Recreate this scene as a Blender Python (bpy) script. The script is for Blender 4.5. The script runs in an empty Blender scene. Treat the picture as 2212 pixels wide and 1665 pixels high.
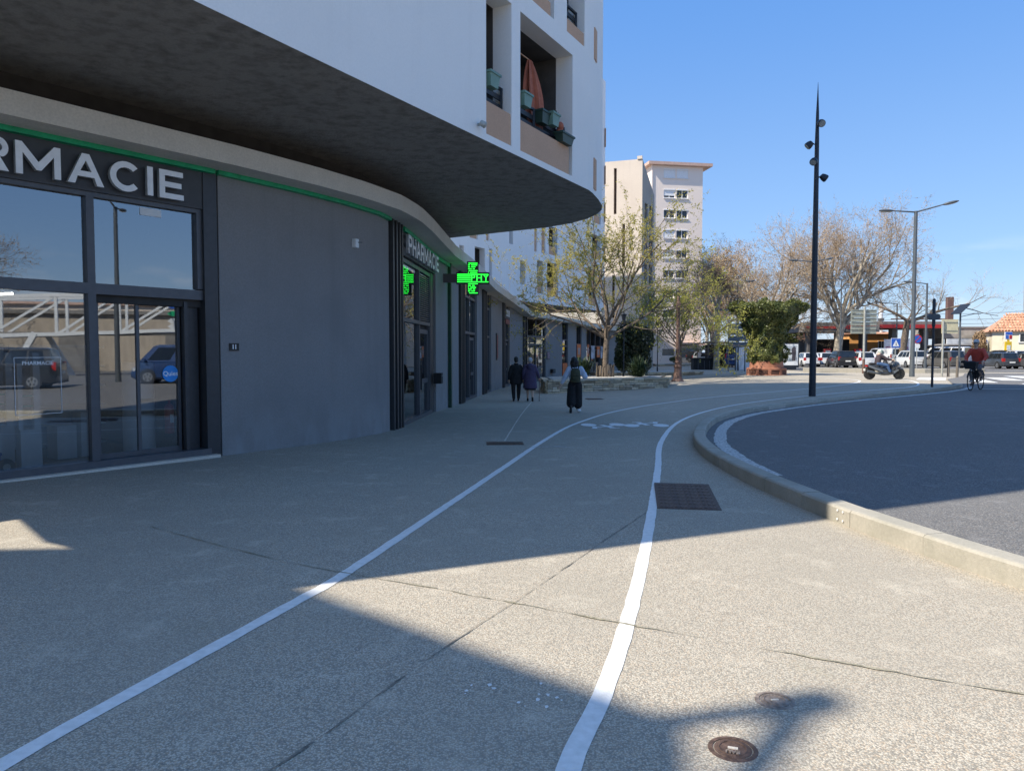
import bpy, bmesh, math, random
from mathutils import Vector, Matrix
sc = bpy.context.scene
col = sc.collection
R = random.Random(11)
rad = math.radians

# ------------------------------------------------------------ camera, sky, sun, exposure
cam = bpy.data.cameras.new('camera'); co = bpy.data.objects.new('camera', cam); col.objects.link(co)
cam.sensor_width = 36; cam.lens = 36 * 1600 / 2211; cam.clip_start = .05; cam.clip_end = 3000
co.location = (0, 0, 1.7); co.rotation_euler = (rad(90 - 2.7), 0, 0)
sc.camera = co
SUN_EL = rad(47); SH = Vector((.906, .423, 0)).normalized()      # SH: way the shadows fall on the ground
w = bpy.data.worlds.new('World'); sc.world = w; w.use_nodes = True
nt = w.node_tree; nt.nodes.clear()
sky = nt.nodes.new('ShaderNodeTexSky'); sky.sky_type = 'NISHITA'; sky.sun_disc = False
sky.sun_elevation = SUN_EL; sky.sun_rotation = math.atan2(-SH.x, -SH.y)
sky.altitude = 0; sky.air_density = 1.0; sky.dust_density = .25; sky.ozone_density = 3.0
bg = nt.nodes.new('ShaderNodeBackground'); bg.inputs['Strength'].default_value = .132
wo = nt.nodes.new('ShaderNodeOutputWorld')
tc = nt.nodes.new('ShaderNodeTexCoord'); sp = nt.nodes.new('ShaderNodeSeparateXYZ')
mp = nt.nodes.new('ShaderNodeMapping'); mp.inputs['Scale'].default_value = (3, 3, 11)
cn = nt.nodes.new('ShaderNodeTexNoise'); cn.inputs['Scale'].default_value = 2.2; cn.inputs['Detail'].default_value = 6
cr = nt.nodes.new('ShaderNodeMapRange'); cr.inputs['From Min'].default_value = .56; cr.inputs['From Max'].default_value = .80
lo = nt.nodes.new('ShaderNodeMapRange'); lo.inputs['From Min'].default_value = .13; lo.inputs['From Max'].default_value = .05
mu = nt.nodes.new('ShaderNodeMath'); mu.operation = 'MULTIPLY'
mx = nt.nodes.new('ShaderNodeMixRGB'); mx.inputs['Color2'].default_value = (6.2, 6.4, 6.9, 1)
L_ = nt.links.new
L_(tc.outputs['Generated'], sp.inputs[0]); L_(tc.outputs['Generated'], mp.inputs[0]); L_(mp.outputs[0], cn.inputs['Vector'])
L_(cn.outputs['Fac'], cr.inputs['Value']); L_(sp.outputs['Z'], lo.inputs['Value'])
L_(cr.outputs[0], mu.inputs[0]); L_(lo.outputs[0], mu.inputs[1]); L_(mu.outputs[0], mx.inputs['Fac'])
rp = nt.nodes.new('ShaderNodeValToRGB'); rp.color_ramp.interpolation = 'EASE'
for i, (p_, c_) in enumerate(((0, (.33, .52, .86)), (.12, (.24, .465, .90)), (.45, (.115, .36, .92)), (1, (.20, .42, .86)))):
    e_ = rp.color_ramp.elements[i] if i < 2 else rp.color_ramp.elements.new(p_)
    e_.position = p_; e_.color = (*c_, 1)
rs = nt.nodes.new('ShaderNodeMixRGB'); rs.blend_type = 'MULTIPLY'; rs.inputs['Fac'].default_value = 1; rs.inputs['Color2'].default_value = (5.2, 5.2, 5.2, 1)
bl = nt.nodes.new('ShaderNodeMixRGB'); bl.inputs['Fac'].default_value = .68
L_(sp.outputs['Z'], rp.inputs[0]); L_(rp.outputs[0], rs.inputs['Color1']); L_(sky.outputs[0], bl.inputs['Color1']); L_(rs.outputs[0], bl.inputs['Color2'])
L_(bl.outputs[0], mx.inputs['Color1']); L_(mx.outputs[0], bg.inputs['Color']); L_(bg.outputs[0], wo.inputs['Surface'])
sl = bpy.data.lights.new('sun', 'SUN'); sl.energy = 4.9; sl.angle = rad(.5); sl.color = (1, .92, .78)
so = bpy.data.objects.new('sun', sl); col.objects.link(so)
so.rotation_euler = Vector((SH.x, SH.y, -math.tan(SUN_EL))).to_track_quat('-Z', 'Y').to_euler()
so.location = (-40, -20, 60)
sc.view_settings.view_transform = 'Standard'; sc.view_settings.look = 'None'
sc.view_settings.gamma = 1; sc.view_settings.exposure = .58
sc.render.engine = 'CYCLES'; sc.cycles.use_denoising = True
sc.cycles.max_bounces = 8; sc.cycles.transparent_max_bounces = 24; sc.cycles.caustics_reflective = False; sc.cycles.caustics_refractive = False

# ------------------------------------------------------------ helpers
def ss(t): t = min(1, max(0, t)); return t * t * (3 - 2 * t)
def gz(X, Y):
    a = -min(.6, .01 * max(0, Y - 2)) * (1 - ss(X / 16))
    return a + .01 * min(16, max(0, X - 6)) * (1 - ss((Y - 36) / 22)) * ss((Y + 2) / 10)

class G:
    def __init__(s): s.v = []; s.f = []; s.m = []
    def add(s, vs, fs, mi=0):
        o = len(s.v); s.v += [tuple(v) for v in vs]
        for f in fs: s.f.append(tuple(i + o for i in f)); s.m.append(mi)
        return s
    def quad(s, a, b, c, d, mi=0): return s.add([a, b, c, d], [(0, 1, 2, 3)], mi)
    def obox(s, c, sx, sy, sz, a=0, mi=0, tilt=None):
        ca, sa = math.cos(a), math.sin(a); vs = []
        m = tilt or Matrix.Identity(3)
        for z in (-.5, .5):
            for x, y in ((-.5, -.5), (.5, -.5), (.5, .5), (-.5, .5)):
                p = m @ Vector((x * sx, y * sy, z * sz))
                vs.append((c[0] + p.x * ca - p.y * sa, c[1] + p.x * sa + p.y * ca, c[2] + p.z))
        return s.add(vs, [(3, 2, 1, 0), (4, 5, 6, 7), (0, 1, 5, 4), (1, 2, 6, 5), (2, 3, 7, 6), (3, 0, 4, 7)], mi)
    def box(s, x0, x1, y0, y1, z0, z1, mi=0):
        return s.obox(((x0 + x1) / 2, (y0 + y1) / 2, (z0 + z1) / 2), x1 - x0, y1 - y0, z1 - z0, 0, mi)
    def bar(s, p, q, wd, h, mi=0):
        p, q = Vector(p), Vector(q); d = (q - p); L = d.length; d.normalize()
        up = Vector((0, 0, 1)) if abs(d.z) < .9 else Vector((0, 1, 0))
        sd = d.cross(up).normalized(); up = sd.cross(d)
        vs = []
        for e in (p, q):
            for a, b in ((-.5, -.5), (.5, -.5), (.5, .5), (-.5, .5)): vs.append(e + sd * a * wd + up * b * h)
        return s.add(vs, [(3, 2, 1, 0), (4, 5, 6, 7), (0, 1, 5, 4), (1, 2, 6, 5), (2, 3, 7, 6), (3, 0, 4, 7)], mi)
    def tube(s, pts, rs, n=8, cap=True, mi=0):
        pts = [Vector(p) for p in pts]
        if not isinstance(rs, (list, tuple)): rs = [rs] * len(pts)
        d0 = (pts[1] - pts[0]).normalized(); u = d0.orthogonal().normalized(); vs = []
        for i, p in enumerate(pts):
            d = (pts[min(i + 1, len(pts) - 1)] - pts[max(i - 1, 0)])
            d = d.normalized() if d.length > 1e-9 else d0
            u = (u - d * u.dot(d)); u = u.normalized() if u.length > 1e-6 else d.orthogonal().normalized()
            v = d.cross(u)
            for k in range(n):
                a = 2 * math.pi * k / n; vs.append(p + (u * math.cos(a) + v * math.sin(a)) * rs[i])
        fs = [(i * n + k, i * n + (k + 1) % n, (i + 1) * n + (k + 1) % n, (i + 1) * n + k) for i in range(len(pts) - 1) for k in range(n)]
        if cap: fs += [tuple(range(n - 1, -1, -1)), tuple((len(pts) - 1) * n + k for k in range(n))]
        return s.add(vs, fs, mi)
    def lathe(s, prof, c=(0, 0, 0), n=16, mi=0, ax=None):
        m = Matrix.Identity(3) if ax is None else Vector((0, 0, 1)).rotation_difference(Vector(ax)).to_matrix()
        vs = []
        for r, z in prof:
            for k in range(n):
                a = 2 * math.pi * k / n; p = m @ Vector((r * math.cos(a), r * math.sin(a), z)); vs.append((p.x + c[0], p.y + c[1], p.z + c[2]))
        q = len(prof)
        fs = [(i * n + k, i * n + (k + 1) % n, (i + 1) * n + (k + 1) % n, (i + 1) * n + k) for i in range(q - 1) for k in range(n)]
        fs += [tuple(range(n - 1, -1, -1)), tuple((q - 1) * n + k for k in range(n))]
        return s.add(vs, fs, mi)
    def ell(s, c, r, n=12, m=8, mi=0, rot=None):
        vs = []; c = Vector(c)
        for i in range(m + 1):
            t = math.pi * i / m; t = min(max(t, .03), math.pi - .03)
            for k in range(n):
                a = 2 * math.pi * k / n
                p = Vector((r[0] * math.sin(t) * math.cos(a), r[1] * math.sin(t) * math.sin(a), -r[2] * math.cos(t)))
                if rot: p = rot @ p
                vs.append(c + p)
        fs = [(i * n + k, i * n + (k + 1) % n, (i + 1) * n + (k + 1) % n, (i + 1) * n + k) for i in range(m) for k in range(n)]
        fs += [tuple(range(n - 1, -1, -1)), tuple(m * n + k for k in range(n))]
        return s.add(vs, fs, mi)
    def prism(s, poly, z0, z1, mi=0, top=True, bot=True):
        n = len(poly); a = sum(poly[i][0] * poly[(i + 1) % n][1] - poly[(i + 1) % n][0] * poly[i][1] for i in range(n))
        if a < 0: poly = poly[::-1]
        vs = [(x, y, z0) for x, y in poly] + [(x, y, z1) for x, y in poly]
        fs = [(i, (i + 1) % n, n + (i + 1) % n, n + i) for i in range(n)]
        if bot: fs.append(tuple(range(n - 1, -1, -1)))
        if top: fs.append(tuple(range(n, 2 * n)))
        return s.add(vs, fs, mi)
    def xform(s, m): s.v = [tuple(m @ Vector(v)) for v in s.v]; return s
    def mesh(s, name, mats, smooth=False):
        me = bpy.data.meshes.new(name); me.from_pydata(s.v, [], s.f)
        for m in (mats if isinstance(mats, (list, tuple)) else [mats]): me.materials.append(m)
        if any(s.m): me.polygons.foreach_set('material_index', s.m)
        if smooth:
            me.polygons.foreach_set('use_smooth', [True] * len(me.polygons))
            try: me.set_sharp_from_angle(angle=rad(42))
            except Exception: pass
        me.update(); return me
    def obj(s, name, mats, parent=None, smooth=False, world=False):
        o = bpy.data.objects.new(name, s.mesh(name, mats, smooth)); col.objects.link(o)
        if parent:
            o.parent = parent
            if world: o.matrix_parent_inverse = basis(parent).inverted()
        return o
def basis(o):
    m = Matrix.LocRotScale(o.location, o.rotation_euler, o.scale)
    return basis(o.parent) @ o.matrix_parent_inverse @ m if o.parent else m
def tag(o, label=None, cat=None, group=None, kind=None):
    for k, v in (('label', label), ('category', cat), ('group', group), ('kind', kind)):
        if v: o[k] = v
    return o
def thing(name, label, cat, loc=(0, 0, 0), rz=0, group=None):
    o = bpy.data.objects.new(name, None); col.objects.link(o); o.empty_display_size = .2
    o.location = loc; o.rotation_euler = (0, 0, rz); return tag(o, label, cat, group)
def dup(o, parent=None, loc=None, rz=None, label=None, group=None, cat=None):
    c = o.copy(); col.objects.link(c); c.parent = parent
    if parent: c.matrix_parent_inverse = o.matrix_parent_inverse.copy()
    if loc is not None: c.location = loc
    if rz is not None: c.rotation_euler = (0, 0, rz)
    tag(c, label, cat, group)
    for ch in list(o.children): dup(ch, c)
    return c
def base_at(X, Y): return (X, Y, gz(X, Y))

def M(name, c, rough=.7, var=.12, scale=6, bump=0, bscale=60, metal=0, c2=None, coat=0, emit=None, es=1, spec=.5, detail=6, stretch=None, sub=None):
    m = bpy.data.materials.new(name); m.use_nodes = True; n = m.node_tree; b = n.nodes['Principled BSDF']
    b.inputs['Roughness'].default_value = rough; b.inputs['Metallic'].default_value = metal
    b.inputs['Specular IOR Level'].default_value = spec
    if coat: b.inputs['Coat Weight'].default_value = coat; b.inputs['Coat Roughness'].default_value = .06
    t = n.nodes.new('ShaderNodeTexCoord'); mp = n.nodes.new('ShaderNodeMapping')
    if stretch: mp.inputs['Scale'].default_value = stretch
    n.links.new(t.outputs['Object'], mp.inputs[0])
    nz = n.nodes.new('ShaderNodeTexNoise'); nz.inputs['Scale'].default_value = scale; nz.inputs['Detail'].default_value = detail
    n.links.new(mp.outputs[0], nz.inputs['Vector'])
    mr = n.nodes.new('ShaderNodeMapRange'); mr.inputs['From Min'].default_value = .32; mr.inputs['From Max'].default_value = .68
    n.links.new(nz.outputs['Fac'], mr.inputs['Value'])
    mix = n.nodes.new('ShaderNodeMixRGB')
    mix.inputs['Color1'].default_value = (*[max(0, x * (1 - var)) for x in c], 1)
    mix.inputs['Color2'].default_value = (*(c2 if c2 else [min(1, x * (1 + var)) for x in c]), 1)
    n.links.new(mr.outputs[0], mix.inputs['Fac']); n.links.new(mix.outputs[0], b.inputs['Base Color'])
    if bump:
        bz = n.nodes.new('ShaderNodeTexNoise'); bz.inputs['Scale'].default_value = bscale; bz.inputs['Detail'].default_value = 5
        n.links.new(mp.outputs[0], bz.inputs['Vector'])
        bp = n.nodes.new('ShaderNodeBump'); bp.inputs['Strength'].default_value = bump; bp.inputs['Distance'].default_value = .02
        n.links.new(bz.outputs['Fac'], bp.inputs['Height']); n.links.new(bp.outputs[0], b.inputs['Normal'])
    if emit:
        b.inputs['Emission Color'].default_value = (*emit, 1); b.inputs['Emission Strength'].default_value = es
    if sub: b.inputs['Transmission Weight'].default_value = 0
    return m

def stain_mat(name, c, streak, rough=.85, bump=.25, bscale=90, zdirt=None, scale=.5, amt=.5, fine=.08):
    """render / concrete: broad tone patches, vertical weather streaks, fine grain"""
    m = M(name, c, rough, fine, 34, bump, bscale); n = m.node_tree; b = n.nodes['Principled BSDF']
    base = b.inputs['Base Color'].links[0].from_socket
    g = n.nodes.new('ShaderNodeNewGeometry')
    def layer(base, sc3, sca, lo_, hi, colr, k, det=8):
        mp = n.nodes.new('ShaderNodeMapping'); mp.inputs['Scale'].default_value = sc3
        n.links.new(g.outputs['Position'], mp.inputs[0])
        z = n.nodes.new('ShaderNodeTexNoise'); z.inputs['Scale'].default_value = sca; z.inputs['Detail'].default_value = det
        n.links.new(mp.outputs[0], z.inputs['Vector'])
        r = n.nodes.new('ShaderNodeMapRange'); r.inputs['From Min'].default_value = lo_; r.inputs['From Max'].default_value = hi; r.inputs['To Max'].default_value = k
        n.links.new(z.outputs['Fac'], r.inputs['Value'])
        mx = n.nodes.new('ShaderNodeMixRGB'); mx.inputs['Color2'].default_value = (*colr, 1)
        n.links.new(r.outputs[0], mx.inputs['Fac']); n.links.new(base, mx.inputs['Color1']); return mx, r
    mx, _ = layer(base, (1, 1, 1), scale, .45, .75, streak, amt)
    mx2, _ = layer(mx.outputs[0], (3.2, 3.2, .22), 1.1, .55, .8, streak, amt * .8)
    out = mx2.outputs[0]
    if zdirt:                                  # splash marks along the foot of the wall
        mx3, r3 = layer(out, (2.2, 2.2, 1.1), 1.6, .42, .66, zdirt[1], .8)
        sp = n.nodes.new('ShaderNodeSeparateXYZ'); n.links.new(g.outputs['Position'], sp.inputs[0])
        zr = n.nodes.new('ShaderNodeMapRange'); zr.inputs['From Min'].default_value = zdirt[0]; zr.inputs['From Max'].default_value = -.1
        n.links.new(sp.outputs['Z'], zr.inputs['Value'])
        mm = n.nodes.new('ShaderNodeMath'); mm.operation = 'MULTIPLY'
        n.links.new(r3.outputs[0], mm.inputs[0]); n.links.new(zr.outputs[0], mm.inputs[1]); n.links.new(mm.outputs[0], mx3.inputs['Fac'])
        out = mx3.outputs[0]
    n.links.new(out, b.inputs['Base Color']); return m

def aggregate(name, pale, dark, warm, fine=95, rough=.9, patch=.5, moss=None, bump=.5, pale_amt=.5):
    """exposed-aggregate paving: stones a centimetre across in three tones, worn patches, moss"""
    m = bpy.data.materials.new(name); m.use_nodes = True; n = m.node_tree; b = n.nodes['Principled BSDF']; b.inputs['Roughness'].default_value = rough
    b.inputs['Specular IOR Level'].default_value = .25
    g = n.nodes.new('ShaderNodeNewGeometry'); L = n.links.new
    def noise(s, d=4, r=.5):
        z = n.nodes.new('ShaderNodeTexNoise'); z.inputs['Scale'].default_value = s; z.inputs['Detail'].default_value = d; z.inputs['Roughness'].default_value = r
        L(g.outputs['Position'], z.inputs['Vector']); return z.outputs['Fac']
    def rng(v, a, c, lo=0, hi=1):
        r = n.nodes.new('ShaderNodeMapRange'); r.inputs['From Min'].default_value = a; r.inputs['From Max'].default_value = c
        r.inputs['To Min'].default_value = lo; r.inputs['To Max'].default_value = hi; L(v, r.inputs['Value']); return r.outputs[0]
    def mix(f, a, c):
        x = n.nodes.new('ShaderNodeMixRGB'); L(f, x.inputs['Fac'])
        for i, k in ((1, a), (2, c)):
            if isinstance(k, tuple): x.inputs[i].default_value = (*k, 1)
            else: L(k, x.inputs[i])
        return x.outputs[0]
    v = n.nodes.new('ShaderNodeTexVoronoi'); v.inputs['Scale'].default_value = fine; L(g.outputs['Position'], v.inputs['Vector'])
    sep = n.nodes.new('ShaderNodeSeparateColor'); L(v.outputs['Color'], sep.inputs[0])
    c = mix(rng(sep.outputs[0], 1 - pale_amt - .1, 1 - pale_amt + .1), dark, pale)
    c = mix(rng(sep.outputs[1], .72, .8, 0, .7), c, warm)
    c = mix(rng(v.outputs['Distance'], .3, .75, 0, .6), c, tuple(x * .45 for x in dark))
    c = mix(rng(noise(.55, 7, .6), .40, .68, 0, patch), c, tuple((x * .55) for x in pale))
    c = mix(rng(noise(2.3, 6, .65), .56, .75, 0, patch * .9), c, tuple(min(1, x * 1.12) for x in pale))
    sv = n.nodes.new('ShaderNodeTexVoronoi'); sv.inputs['Scale'].default_value = 1.9; L(g.outputs['Position'], sv.inputs['Vector'])
    c = mix(rng(sv.outputs['Distance'], .030, .018, 0, .55), c, tuple(x * .55 for x in dark))          # trodden gum and drip spots
    c = mix(rng(noise(1.05, 9, .72), .61, .72, 0, .42), c, tuple(x * .75 for x in dark))
    c = mix(rng(noise(.16, 3, .5), .40, .62, 0, .28), c, tuple(x * .8 for x in dark))
    if moss: c = mix(rng(noise(.8, 8, .7), .60, .74, 0, .3), c, moss)
    L(c, b.inputs['Base Color'])
    bp = n.nodes.new('ShaderNodeBump'); bp.inputs['Strength'].default_value = bump; bp.inputs['Distance'].default_value = .006
    inv = rng(v.outputs['Distance'], 0, .8, 1, 0); L(inv, bp.inputs['Height']); L(bp.outputs[0], b.inputs['Normal'])
    return m

def glass(name, tint=(.55, .62, .66), refl=.42):
    """float glass: mirror layer over a tinted clear pane"""
    m = bpy.data.materials.new(name); m.use_nodes = True; n = m.node_tree; n.nodes.clear()
    o = n.nodes.new('ShaderNodeOutputMaterial'); mx = n.nodes.new('ShaderNodeMixShader')
    tr = n.nodes.new('ShaderNodeBsdfTransparent'); tr.inputs[0].default_value = (*tint, 1)
    gl = n.nodes.new('ShaderNodeBsdfGlossy'); gl.inputs['Roughness'].default_value = .012; gl.inputs[0].default_value = (.92, .96, 1, 1)
    lw = n.nodes.new('ShaderNodeLayerWeight'); lw.inputs['Blend'].default_value = .25
    mr = n.nodes.new('ShaderNodeMapRange'); mr.inputs['To Min'].default_value = refl; mr.inputs['To Max'].default_value = .95
    L = n.links.new; L(lw.outputs['Fresnel'], mr.inputs['Value']); L(mr.outputs[0], mx.inputs[0]); L(tr.outputs[0], mx.inputs[1]); L(gl.outputs[0], mx.inputs[2]); L(mx.outputs[0], o.inputs[0])
    tcn = n.nodes.new('ShaderNodeTexCoord'); nz = n.nodes.new('ShaderNodeTexNoise'); nz.inputs['Scale'].default_value = .9
    bp = n.nodes.new('ShaderNodeBump'); bp.inputs['Strength'].default_value = .004; bp.inputs['Distance'].default_value = .1
    L(tcn.outputs['Object'], nz.inputs['Vector']); L(nz.outputs['Fac'], bp.inputs['Height']); L(bp.outputs[0], gl.inputs['Normal'])
    return m

# ------------------------------------------------------------ materials
m_pave = aggregate('paving_aggregate', (.65, .59, .485), (.345, .315, .265), (.58, .45, .32), 115, moss=(.24, .225, .14), pale_amt=.55)
m_road = aggregate('asphalt', (.31, .305, .30), (.15, .15, .152), (.30, .26, .22), 80, patch=.45, pale_amt=.3)
m_paint = M('white_road_paint', (.78, .78, .76), .6, .07, 22, .3, 120, c2=(.86, .86, .85))
m_paintw = M('worn_white_paint', (.30, .30, .29), .75, .3, 26, .3, 120, c2=(.72, .72, .70))
m_kerb = stain_mat('kerb_concrete', (.40, .37, .31), (.25, .24, .19), bump=.35, bscale=140, scale=1.6, amt=.6)
m_mortar = M('mortar', (.50, .46, .39), .9, .15, 20, .3)
m_moss = M('moss_joint', (.29, .265, .18), .95, .3, 30, .5, 200, c2=(.43, .39, .29))
m_crack = M('joint_sealant', (.21, .195, .165), .9, .4, 20, c2=(.32, .29, .24))
m_iron = M('cast_iron', (.105, .066, .052), .62, .3, 30, .5, 160, metal=.3, c2=(.19, .12, .09))
m_iron2 = M('worn_cast_iron', (.26, .20, .16), .6, .3, 30, .5, 160, metal=.3, c2=(.42, .34, .28))
m_white = stain_mat('white_render', (.90, .875, .825), (.75, .72, .67), bump=.22, bscale=160, scale=.35, amt=.28, fine=.025)
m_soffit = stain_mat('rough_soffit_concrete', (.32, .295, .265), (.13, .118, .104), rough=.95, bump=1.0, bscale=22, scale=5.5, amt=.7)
m_fascia = stain_mat('fair_faced_concrete', (.68, .62, .53), (.50, .45, .38), bump=.15, scale=1.2, amt=.45)
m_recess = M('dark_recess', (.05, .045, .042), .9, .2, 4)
m_grey = stain_mat('grey_render', (.255, .248, .245), (.19, .187, .188), bump=.3, bscale=130, zdirt=(.75, (.30, .305, .31)), scale=.9, amt=.45)
m_frame = M('grey_aluminium', (.105, .110, .122), .45, .07, 10, .05, 200, metal=.3)
m_frame2 = M('dark_aluminium', (.055, .057, .062), .42, .1, 10, metal=.3)
m_sign = M('sign_panel', (.060, .062, .068), .55, .1, 7, .1, 60)
m_letter = M('brushed_white_letters', (.90, .91, .92), .42, .06, 9)
m_letside = M('letter_return', (.42, .44, .46), .5, .06, 9)
m_green = M('green_trim', (.012, .40, .175), .4, .2, 6)
m_gpipe = M('dark_green_pipe', (.008, .055, .032), .45, .2, 6)
m_glass = glass('shop_glass', (.62, .66, .68), .27)
m_glass2 = glass('window_glass', (.35, .40, .45), .35)
m_pane = M('dark_window_pane', (.025, .03, .036), .08, .3, 1.5, spec=.6)
m_tan = stain_mat('tan_panel', (.60, .37, .235), (.49, .30, .19), bump=.2, scale=.9, amt=.4)
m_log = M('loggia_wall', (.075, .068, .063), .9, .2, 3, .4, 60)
m_steel = M('dark_steel', (.03, .032, .036), .45, .15, 12, metal=.5)
m_dark = M('interior_dark', (.10, .09, .085), .85, .25, 2)
m_floor = M('interior_floor', (.10, .075, .06), .35, .25, 3)
m_whiteP = M('white_plastic', (.72, .74, .75), .4, .05, 8)
m_black = M('black_rubber', (.012, .012, .013), .75, .3, 20)
# ------------------------------------------------------------ ground, road, kerb, markings
def axis(dense0, dense1, step, far):
    a = [dense0 + step * i for i in range(int((dense1 - dense0) / step) + 1)]
    f = [10, 25, 60, 140, 320, 700][:]
    return [dense0 - d for d in f[::-1] if d <= far] + a + [dense1 + d for d in f if d <= far]
def sheet(name, xs_of, ys, dz, mat):
    g = G(); vs = []; n = len(xs_of(ys[0]))
    for y in ys:
        for x in xs_of(y): vs.append((x, y, gz(x, y) + dz))
    fs = [(j * n + i, j * n + i + 1, (j + 1) * n + i + 1, (j + 1) * n + i) for j in range(len(ys) - 1) for i in range(n - 1)]
    g.add(vs, fs); return g.obj(name, mat)
ax_ = axis(-16, 40, .5, 700)
tag(sheet('pavement', lambda y: ax_, axis(-6, 70, .5, 700), 0, m_pave), kind='structure')

def smooth_path(P, step=.25):
    P = [Vector((p[0], p[1], 0)) for p in P]; out = []
    for i in range(len(P) - 1):
        p0, p1, p2, p3 = P[max(i - 1, 0)], P[i], P[i + 1], P[min(i + 2, len(P) - 1)]
        n = max(1, int((p2 - p1).length / step))
        for k in range(n):
            t = k / n
            out.append(.5 * ((2 * p1) + (p2 - p0) * t + (2 * p0 - 5 * p1 + 4 * p2 - p3) * t * t + (3 * p1 - p0 - 3 * p2 + p3) * t ** 3))
    out.append(P[-1]); return out
KERB = smooth_path([(5.4, -1.5), (4.7, 1.6), (4.05, 4.0), (3.7, 5.3), (3.5, 6.2), (3.33, 7.2), (3.22, 8.4), (3.15, 9.6), (3.15, 10.9), (3.22, 12.3), (3.42, 13.8),
    (3.75, 15.2), (4.35, 17.1), (5.15, 19.0), (6.5, 21.1), (8.6, 23.1), (10.8, 24.7), (13.0, 26.1), (15.4, 27.8), (17.4, 29.6), (18.8, 31.3)], .2)
def nrm(P, i):
    d = (P[min(i + 1, len(P) - 1)] - P[max(i - 1, 0)]).normalized(); return Vector((d.y, -d.x, 0))      # to the right of travel = road side
edge_tail = [(19.8, 33.2), (21.3, 36.0), (23.2, 39.5), (25.6, 42.6), (28.0, 46), (30.5, 50), (33, 54)]
EDGE = [(KERB[i] + nrm(KERB, i) * .12) for i in range(len(KERB))] + [Vector((*p, 0)) for p in edge_tail]
EDGE.insert(0, Vector((9, -14, 0)))
def edge_x(y):
    for a, b in zip(EDGE, EDGE[1:]):
        if a.y <= y <= b.y: return a.x + (b.x - a.x) * (y - a.y) / max(1e-6, b.y - a.y)
    return EDGE[-1].x if y > EDGE[-1].y else EDGE[0].x
def road_xs(y):
    e = edge_x(y); return [e + d for d in (0, .5, 1, 2, 3, 4.5, 6, 8, 10, 12, 15, 18, 22, 27, 35, 50, 90, 160)]
tag(sheet('road', road_xs, [-60, -40, -25] + [-14 + .25 * i for i in range(int(68 / .25) + 1)], .03, m_road), kind='structure')
tag(sheet('car_park', lambda y: [24, 28, 32, 36, 40, 46, 52, 60, 80, 120, 170], [57.5 + .5 * i for i in range(20)] + [70, 80, 95, 110], .012, m_road), kind='structure')

def ribbon(P, wd, dz, jag=0):
    """flat strip draped on the ground, with slightly ragged edges"""
    g = G(); vs = []
    for i, p in enumerate(P):
        n = nrm(P, i)
        for s in (-1, 1):
            q = p + n * s * (wd / 2 + R.uniform(-jag, jag)); vs.append((q.x, q.y, gz(q.x, q.y) + dz))
    return g.add(vs, [(2 * i, 2 * i + 1, 2 * i + 3, 2 * i + 2) for i in range(len(P) - 1)])
LL = smooth_path([(-2.38, 1.9), (-2.11, 2.97), (-1.98, 3.43), (-1.77, 4.11), (-1.49, 5.03), (-1.32, 5.62), (-.95, 7.36), (-.15, 11.19), (.54, 14.5), (1.3, 17.72), (2.01, 19.95), (2.92, 22.31), (4.31, 24.9), (5.9, 27.0),
    (7.0, 28.2), (9.1, 29.8), (11.1, 31.0), (13.0, 32.3), (15.3, 34.4), (16.8, 36.3), (18.2, 38.8), (18.6, 41.5), (18.4, 44.5)], .12)
RL = smooth_path([(.02, 1.9), (.23, 2.94), (.42, 3.52), (.7, 4.51), (1.12, 6.22), (1.61, 8.4), (2.23, 11.25), (2.95, 14.6), (4.1, 18.5), (5.4, 21.5), (6.95, 24.0), (8.8, 26.0), (11.2, 27.9), (13.0, 29.1), (15.3, 30.6), (17.3, 32.2), (19.0, 34.6), (20.6, 38.4), (21.0, 42.0)], .12)
tag(ribbon(LL, .10, .004, .004).obj('lane_line', m_paint), 'white painted cycle lane line beside the shop fronts', 'road marking')
tag(ribbon(RL, .10, .004, .004).obj('lane_line', m_paint), 'white painted cycle lane line beside the kerb', 'road marking')
gut = [KERB[i] + nrm(KERB, i) * .52 for i in range(int(len(KERB) * .30), len(KERB))]
tag(ribbon(gut, .24, .035, .02).obj('edge_line', m_paintw), 'rough worn white edge line on the asphalt along the kerb', 'road marking')
# expansion joints
def joint(P, wd, mat, label, jag=.006):
    tag(ribbon(smooth_path(P, .1), wd, .006, jag).obj('paving_joint', mat), label, 'joint')
joint([(-1.25, 2.5), (-.9, 3.1), (-.45, 4.1), (.18, 5.35), (1.0, 7.05), (1.45, 7.95)], .007, m_crack, 'thin dark straight joint running between the two lane lines')
joint([(-3.6, 7.3), (-1.8, 6.0), (-.6, 5.35), (.9, 4.5), (2.3, 3.75), (3.2, 3.3)], .010, m_moss, 'mossy joint crossing the pavement under the lane lines', .011)
joint([(.75, 28.2), (.25, 21.5), (-.15, 14.9)], .03, m_fascia, 'pale filled joint running from the grate along the shops', .006)
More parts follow.
